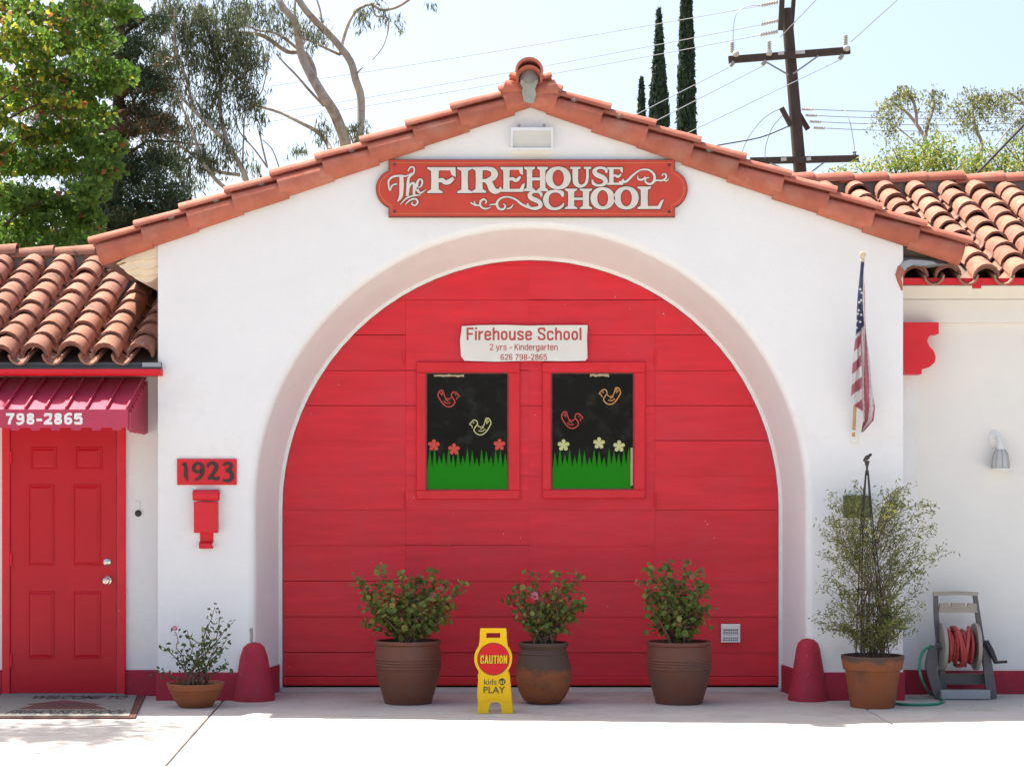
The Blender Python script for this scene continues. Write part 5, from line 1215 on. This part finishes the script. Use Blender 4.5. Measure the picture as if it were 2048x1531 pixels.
# sweetgum, near left
Yt = 5.5
t1 = tree('sweetgum_tree', 'leafy green and yellow broadleaf tree at upper left corner', (P(20, 0, Yt)[0], Yt))
mb = MB(); bx_ = -6.9; by_ = 4.4
WM[t1.name] = Matrix.Translation(Vector((bx_, by_, 0))); t1.matrix_basis = WM[t1.name]
mb.tube([(bx_-.15, by_, 0), (bx_-.05, by_, 2.5), (bx_, by_, 4.2), (bx_-.15, by_, 6.2), (bx_-.2, by_, 9.5)], [.22, .19, .16, .12, .05], 10)
sp = [(35,60,1),(110,40,1),(60,130,1),(120,90,1),(30,200,1),(90,200,1),(45,270,.6),(130,210,.8),(120,150,.4),(180,40,.1),(195,130,.05),(215,165,0),(160,190,.1),(225,145,0),(150,270,.3),(60,330,.1),(20,400,0),(130,330,0),(180,300,0),(210,290,0),(90,400,0),(150,420,0),(180,440,0),(140,470,.1),(60,470,0),(100,500,0),(25,490,0),(200,80,.1),(20,20,.6),(160,10,.2),(90,280,.2),(190,230,.1),(170,380,0),(210,340,0),(185,490,0),(0,100,.8),(0,300,.3),(5,160,.8),(75,90,.8),(-20,380,0),(60,400,0),(20,330,.2),(70,170,.8),(-10,230,.7),(120,260,.3),(90,440,0),(-5,450,0),(60,20,.5),(130,510,0),(240,20,0)]
mb2 = MB()
for q_, (x, y, yel) in enumerate(sp):
    Yk = Yt+random.uniform(-.8, .7); p = P(x, y, Yk)
    if q_ % 4 == 0: s0 = Vector((bx_, by_, max(2.5, p.z-1.3-random.random()*.6))); mb.tube(smooth_path([s0, s0.lerp(p, .3)+Vector((0, .5, .1)), s0.lerp(p, .65)+Vector((0, .3, .35)), p]), [.03*(1-.045*k_) for k_ in range(19)], 6)
    c_ = clump(x+random.uniform(-10, 10), y, Yk, random.uniform(36, 56), random.uniform(22, 34), 270, .42)
    wt = [.26, .46, .23, .05] if yel > .5 else [.55-.3*yel, .41-.1*yel, .02+.36*yel, .02+.04*yel]
    leaves(mb2, c_, .072, 4, .9, .5, wt)
for k in range(26):      # the crown goes on above and to the left of the frame
    a_ = random.uniform(0, 6.28); r_ = random.uniform(.5, 3.9); c0 = Vector((bx_+r_*math.cos(a_), by_+r_*math.sin(a_), random.uniform(5.0, 10.5)))
    px_ = CX+c0.x*F/(D0+c0.y); py_ = HY-(c0.z-CH)*F/(D0+c0.y)
    if px_ > -60 and py_ > -50: continue
    if px_ > 330: continue
    hz = c0.z-3.2
    if c0.x+.43*hz > -5.3 and -1.2 < c0.y-.305*hz < 3.0: continue
    c_ = clump(px_, py_, c0.y, 95, 70, 230, .5); leaves(mb2, c_, .10, 4, .9, .5, [.5, .35, .12, .03])
for X_, Y_, Z_ in ((-6.15,-.05,7.0),(-6.6,.2,7.6),(-7.2,.5,8.3),(-6.0,.4,7.4),(-7.4,.2,7.8),(-6.9,.9,8.8),(-8.0,.6,8.6),(-6.6,-.3,6.6),(-7.6,.0,7.0)):
    s0 = Vector((bx_, by_, Z_-1.2)); p = Vector((X_, Y_, Z_)); mb.tube([s0, s0.lerp(p, .5)+Vector((0, 0, .2)), p], [.06, .035, .01], 6)
    a = np.random.normal(size=(260, 3))*np.array([.32, .32, .16]); leaves(mb2, a+np.array([X_, Y_, Z_]), .09, 4, .9, .5, [.5, .35, .12, .03])
mb.build('trunk', BARK, t1, smooth=60)
mb2.build('crown', [L_GREEN, L_MID, L_YEL, L_RED], t1)
# dark conifer behind
Yt = 11.0
t2 = tree('pine_tree', 'dark conifer with brown dead needle patches behind the broadleaf tree', (P(230, 0, Yt)[0], Yt))
mb = MB(); x_ = P(215, 0, Yt)[0]; mb.tube([(x_, Yt, 0), (x_+.1, Yt, 5), (x_+.2, Yt, 9), (x_+.2, Yt, 12)], [.14, .10, .06, .03], 10)
for k in range(16):
    z_ = 4.5+k*.42; s_ = (-1)**k; mb.tube([(x_+.1, Yt, z_), (x_+.1+s_*.5, Yt-.3, z_+.25), (x_+.1+s_*1.0, Yt-.5, z_+.2)], [.03, .02, .008], 5)
mb.build('trunk', BARK, t2, smooth=60)
mb = MB()
for x, y, br in ((170,100,0),(230,60,.3),(280,90,.0),(210,150,.1),(270,180,.1),(190,210,.9),(230,240,.8),(280,250,.5),(160,250,.7),(300,300,.05),(250,320,0),(210,330,.1),(310,360,0),(270,390,0),(320,410,0),(180,390,0),(240,440,.1),(295,455,.2),(130,300,.5),(60,240,.2),(90,340,0),(40,420,0),(120,440,0),(210,10,.5),(260,20,.1),(150,30,0),(60,30,0),(280,140,0),(190,470,.3),(330,440,.0),(235,400,.05),(300,215,.15),(20,80,0),(10,160,.1),(100,180,.2),(30,320,0),(100,250,.4),(120,100,.1),(0,350,0),(70,480,0),(150,500,0),(225,120,.1),(225,190,.5),(225,270,.4),(230,350,.1),(235,300,.2),(215,420,0),(225,470,.1),(230,30,.2),(280,330,0),(290,420,0),(210,380,0),(310,490,.1),(150,130,0),(180,60,0),(250,100,0),(300,40,0),(300,130,.1),(320,170,.1),(310,250,.4),(330,330,0),(340,390,0),(260,280,.6),(260,220,.7),(140,180,.5),(150,350,0),(140,400,0),(170,450,0),(250,360,0),(345,450,0),(270,440,0),(200,290,.3),(20,250,0),(30,450,0),(80,300,0),(60,390,0),(100,470,0),(20,500,0)):
    for q_ in range(3):
        c_ = clump(x+random.uniform(-26, 26), y+random.uniform(-20, 20), Yt+random.uniform(-.9, .5), random.uniform(24, 36), random.uniform(14, 24), (190 if x > 130 else 70), .4, .3); leaves(mb, c_, .11, 2, .17, .6, [1-br, br])
mb.build('crown', [L_DARK, L_BROWN], t2)
# eucalyptus trees
Yt = 17.0
def euc(name, label, limbs, clumps, bx, Ye, nl=150):
    t_ = tree(name, label, (P(bx, 0, Ye)[0], Ye), 'eucalyptus trees behind the gable'); mb = MB()
    r_ = P(limbs[0][0][0][0], limbs[0][0][0][1], Ye); w0 = U(limbs[0][1], Ye)
    mb.tube([(r_.x+.6, Ye, 0), (r_.x+.35, Ye, r_.z*.55), (r_.x, Ye, r_.z)], [w0*.8, w0*.62, w0*.5], 9)
    for pts, a_, b_ in limbs: limb(mb, pts, U(a_, Ye), U(b_, Ye), Ye, .18)
    mb.build('trunk', EBARK, t_, smooth=60); mb = MB()
    for x, y, rx, ry, n_ in clumps:
        # hanging sprays: strings of narrow leaves
        pts = []
        for k in range(max(1, int(n_*1.5)//14)):
            top_ = clump(x, y-ry*.4, Ye, rx, ry*.6, 1, .6)[0]; ln = U(random.uniform(.5, 1.7)*ry, Ye); dx = random.gauss(0, .10)
            for j in range(14): f_ = random.random(); pts.append(top_+np.array([dx*f_+random.gauss(0, .05), random.gauss(0, .05), -ln*f_]))
        leaves(mb, pts, .14, 2, .13, 1.6, [.6, .4])
    mb.build('crown', [L_EUC, L_EUC2], t_)
euc('eucalyptus_tree', 'pale bare-limbed eucalyptus with two smooth trunks rising behind the gable', [
    ([(692,300),(688,275),(668,225),(645,190),(622,150),(604,112),(597,75),(590,45),(565,12),(548,-20)], 24, 12),
    ([(690,330),(717,275),(722,200),(711,160),(700,122),(668,80),(640,52),(612,22),(590,-12)], 17, 13),
    ([(660,300),(652,282),(632,262),(600,245),(562,226),(522,214),(490,204)], 11, 4), ([(648,212),(618,180),(592,150),(572,130),(552,108)], 6, 3),
    ([(628,168),(628,140),(610,107),(575,104),(545,84),(520,70),(480,66)], 10, 8), ([(598,100),(570,78),(545,65),(512,60),(480,42)], 7, 3), ([(680,110),(685,85),(698,45),(715,20),(742,9),(762,20),(790,16),(815,2),(830,-12)], 7, 5), ([(745,10),(752,32),(775,36),(776,62),(765,95),(745,120)], 4, 2),
    ([(680,110),(650,96),(625,84),(600,75)], 6, 4), ([(712,150),(720,140),(726,135)], 4, 2), ([(645,55),(640,20),(630,-10)], 5, 3), ([(598,75),(590,30),(592,-15)], 6, 4), ([(625,50),(600,100)], 3, 2)],
    [(500,25,40,50,380),(545,20,30,40,200),(620,75,28,30,170),(590,45,26,30,130),(720,35,22,28,90),(745,15,20,20,60),(800,45,14,20,45),(770,25,18,18,40),(650,265,26,26,110),(700,262,24,22,90),(605,305,22,14,50),(735,258,14,14,40),(560,60,30,34,140),(640,60,14,30,60),(860,5,14,14,24),(905,0,10,8,12)], 700, Yt)
euc('eucalyptus_tree', 'drooping grey-green eucalyptus standing between the conifer and pale trunks', [
    ([(500,400),(488,345),(455,290),(430,262),(388,222),(345,175)], 13, 5), ([(470,390),(432,360),(402,315),(386,262),(372,232),(360,205)], 9, 4), ([(480,350),(425,340),(372,300),(312,265),(285,262)], 8, 3), ([(410,290),(360,285),(320,270),(300,235),(270,205),(235,202)], 5, 3),
    ([(535,335),(510,300),(480,265),(470,230)], 4, 2), ([(485,340),(487,280),(492,225),(525,180),(540,90)], 4, 2), ([(535,335),(522,280),(518,245),(500,235)], 4, 2), ([(560,340),(545,300),(525,280)], 3, 2), ([(500,180),(470,150),(440,110),(430,40)], 6, 4), ([(455,290),(440,220),(440,150),(420,80),(400,10)], 9, 6), ([(388,222),(370,150),(350,90),(350,20)], 6, 4)],
    [(330,40,40,50,300),(370,75,45,50,420),(415,35,40,50,380),(455,70,40,55,420),(340,130,40,45,330),(400,130,40,50,380),(450,140,38,55,420),(490,130,30,60,400),(360,190,36,40,240),(420,190,36,45,280),(480,190,34,50,330),(510,200,16,36,150),(320,195,30,30,140),(400,240,36,40,200),(350,250,30,34,120),(440,250,36,40,170),(400,310,38,40,260),(365,330,26,36,150),(430,330,36,30,180),(490,330,30,26,110),(480,90,30,50,300),(300,90,30,40,150),(520,240,10,20,40),(470,20,40,40,300),(360,270,34,40,230),(330,300,30,40,200),(380,370,34,30,200),(450,300,34,40,180),(310,150,34,50,260),(350,10,40,40,300),(520,110,24,50,200),(430,100,40,60,380),(390,50,40,60,380)], 520, Yt-1.5)
# cypresses
def cypress(x, prof, Yc_, label):
    t_ = tree('cypress_tree', label, (P(x, 0, Yc_)[0], Yc_), 'slim Italian cypresses on the skyline'); c_ = P(x, 0, Yc_)[0]
    ys = [p[0] for p in prof]; ws = [p[1] for p in prof]; zt = P(0, prof[0][0], Yc_).z; zb = P(0, prof[-1][0], Yc_).z
    mb = MB(); mb.tube([(c_, Yc_, 0), (c_, Yc_, zb+1), (c_, Yc_, zt-.5)], [.25, .2, .03], 8); mb.build('trunk', BARK, t_)
    mb = MB(); N = 46; sg = 18; vs = []
    for i in range(N):
        y = prof[0][0]+(prof[-1][0]-prof[0][0])*i/(N-1); r0 = U(np.interp(y, ys, ws)/2, Yc_)
        for k in range(sg): a_ = 2*math.pi*k/sg; q = r0*(.78+.16*math.sin(k*5+i*.6)+.1*random.random()); vs.append((c_+q*math.cos(a_), Yc_+q*math.sin(a_), P(0, y, Yc_).z))
    mb.add(vs, [(i*sg+k, (i+1)*sg+k, (i+1)*sg+(k+1) % sg, i*sg+(k+1) % sg) for i in range(N-1) for k in range(sg)])
    n_ = 9000; tt = np.random.uniform(0, 1, n_)**.9; yy = prof[0][0]+(prof[-1][0]-prof[0][0])*tt; rr = U(1, Yc_)*np.interp(yy, ys, ws)/2*np.random.uniform(.62, 1.04, n_); aa = np.random.uniform(0, 6.283, n_)
    cs = np.stack([c_+rr*np.cos(aa), Yc_+rr*np.sin(aa), CH+(HY-yy)*(D0+Yc_)/F], 1); leaves(mb, cs, .28, 1, .3, -1.4); mb.build('crown', L_CYP, t_)
cypress(1318, [(20,2),(60,9),(110,16),(160,26),(200,34),(240,38),(300,40),(420,40),(560,36)], 50, 'middle-height cypress tapering to a point, just left of the tallest one')
cypress(1373, [(-120,4),(-60,14),(0,20),(60,25),(120,30),(200,34),(270,35),(400,38),(560,36)], 52, 'tallest cypress, cut off by the top edge')
cypress(1283, [(158,1),(180,5),(205,9),(235,13),(300,16),(420,18),(560,16)], 56, 'smallest cypress, leftmost of the three')
# trees behind the right wing
Yt = 17.0
def z3(pts): return [(1240+x/2.535, y/2.535) for x, y in pts]
def pollard(label, limbs, clumps, bx, Ye, wts):
    t_ = tree('pollarded_tree', label, (P(bx, 0, Ye)[0], Ye), 'pollarded trees behind the right wing'); mb = MB(); p0 = z3(limbs[0][0])[0]; r_ = P(p0[0], p0[1], Ye); w0 = U(limbs[0][1], Ye)
    mb.tube([(r_.x, Ye, 0), (r_.x, Ye, r_.z*.6), (r_.x, Ye, r_.z)], [w0*.8, w0*.6, w0*.5], 8)
    for pts, a_, b_ in limbs: limb(mb, z3(pts), U(a_*.85, Ye), U(b_*.62, Ye), Ye, .12)
    mb.build('trunk', EBARK, t_, smooth=60); mb = MB(); pts = []
    for x, y, rx, ry, n_ in clumps:
        for k in range(max(1, int(n_*1.3)//10)):
            top_ = clump(1240+x/2.535, y/2.535-ry*.35, Ye, rx*1.25, ry*.5, 1, .4)[0]; ln = U(random.uniform(.3, 2.0)*ry, Ye); dx = random.gauss(0, .16)
            for j in range(10): f_ = random.random(); pts.append(top_+np.array([dx*f_+random.gauss(0, .03), random.gauss(0, .04), -ln*f_]))
    leaves(mb, pts, .062, 3, .34, .8, wts); mb.build('crown', [L_EUC2, L_LIME, L_EUC], t_)
pollard('pollarded tree with three stubby limbs, left one behind right wing', [([(1555,900),(1550,730),(1535,680),(1480,600),(1440,560),(1385,520)], 11, 8), ([(1545,700),(1565,620),(1590,540),(1580,465)], 9, 9), ([(1505,640),(1500,560),(1480,500),(1445,460)], 8, 8), ([(1510,740),(1460,690),(1385,630)], 4, 3)],
    [(1440,470,16,22,220),(1400,520,16,30,220),(1350,560,18,40,240),(1580,475,16,16,160),(1600,560,12,40,140),(1480,480,14,24,130),(1380,640,14,36,120),(1330,640,10,40,90),(1560,640,12,34,80),(1630,520,8,30,40)], 1855, Yt, [.5,.4,.1])
pollard('pollarded tree with one curved limb, middle one behind right wing', [([(1815,950),(1830,790),(1832,720),(1800,640),(1788,570),(1792,500)], 10, 8), ([(1830,800),(1790,800),(1760,840)], 4, 2), ([(1792,560),(1830,500),(1880,480)], 5, 4)],
    [(1780,490,22,24,260),(1760,590,18,26,220),(1720,560,14,36,120),(1850,500,20,28,240),(1910,500,18,26,200),(1830,570,14,36,130),(1880,560,12,40,110),(1760,650,12,24,80),(1930,560,10,30,70)], 1960, Yt-.6, [.45,.45,.1])
pollard('pollarded tree leaning in from right edge behind right wing', [([(2260,900),(2200,720),(2130,590),(2060,535),(1990,480)], 14, 8), ([(2050,530),(2000,525),(1970,540)], 5, 3)],
    [(1985,490,18,18,160),(2040,470,18,20,150),(2040,600,22,50,220),(2010,680,18,40,140),(2100,560,24,60,260),(1960,560,10,30,70)], 2080, Yt+.8, [.5,.35,.15])
Yb = 9.0
def shrub(label, blobs, bx, Ye, wts):
    t_ = empty('leafy_shrub', (P(bx, 0, Ye)[0], Ye, 0), label, 'shrub', 'shrubs behind the right wing'); mb = MB(); x_ = P(bx, 0, Ye)[0]
    for x, y, rx, ry, n_ in blobs: p = P(x, y, Ye); mb.tube([(x_, Ye, 0), (x_*.5+p.x*.5, Ye, p.z*.7), (p.x, Ye, p.z)], [.05, .03, .008], 5)
    for k in range(26):
        b_ = random.choice(blobs); p = P(b_[0]+random.uniform(-1, 1)*b_[2], b_[1]-random.uniform(.1, 1.2)*b_[3], Ye); q = P(b_[0], b_[1]+b_[3], Ye); mb.tube([q, q.lerp(p, .5), p], [.012, .008, .003], 4)
    mb.build('stems', STEMW, t_); mb = MB()
    for x, y, rx, ry, n_ in blobs: leaves(mb, clump(x, y-4, Ye, rx*1.1, ry*1.35, int(n_*.75), .5), .052, 3, .5, .2, wts)
    mb.build('foliage', [L_MID, L_LIME, L_YEL], t_)
shrub('yellow-green leafy shrub above the right ridge, left of the middle pollard', [(1830,330,50,34,700),(1870,310,44,36,700),(1790,335,46,24,380),(1740,340,50,16,220),(1690,345,40,10,110),(1800,305,40,26,160),(1900,325,40,30,420),(1860,350,80,20,600)], 1850, Yb, [.42,.46,.12])
shrub('yellow-green leafy shrub above the right ridge, at the right edge', [(1950,325,40,30,420),(2010,320,46,36,420),(2050,300,40,40,380),(1975,345,60,18,420),(2030,345,50,22,420),(1930,345,30,18,180)], 1990, Yb+.6, [.46,.44,.10])
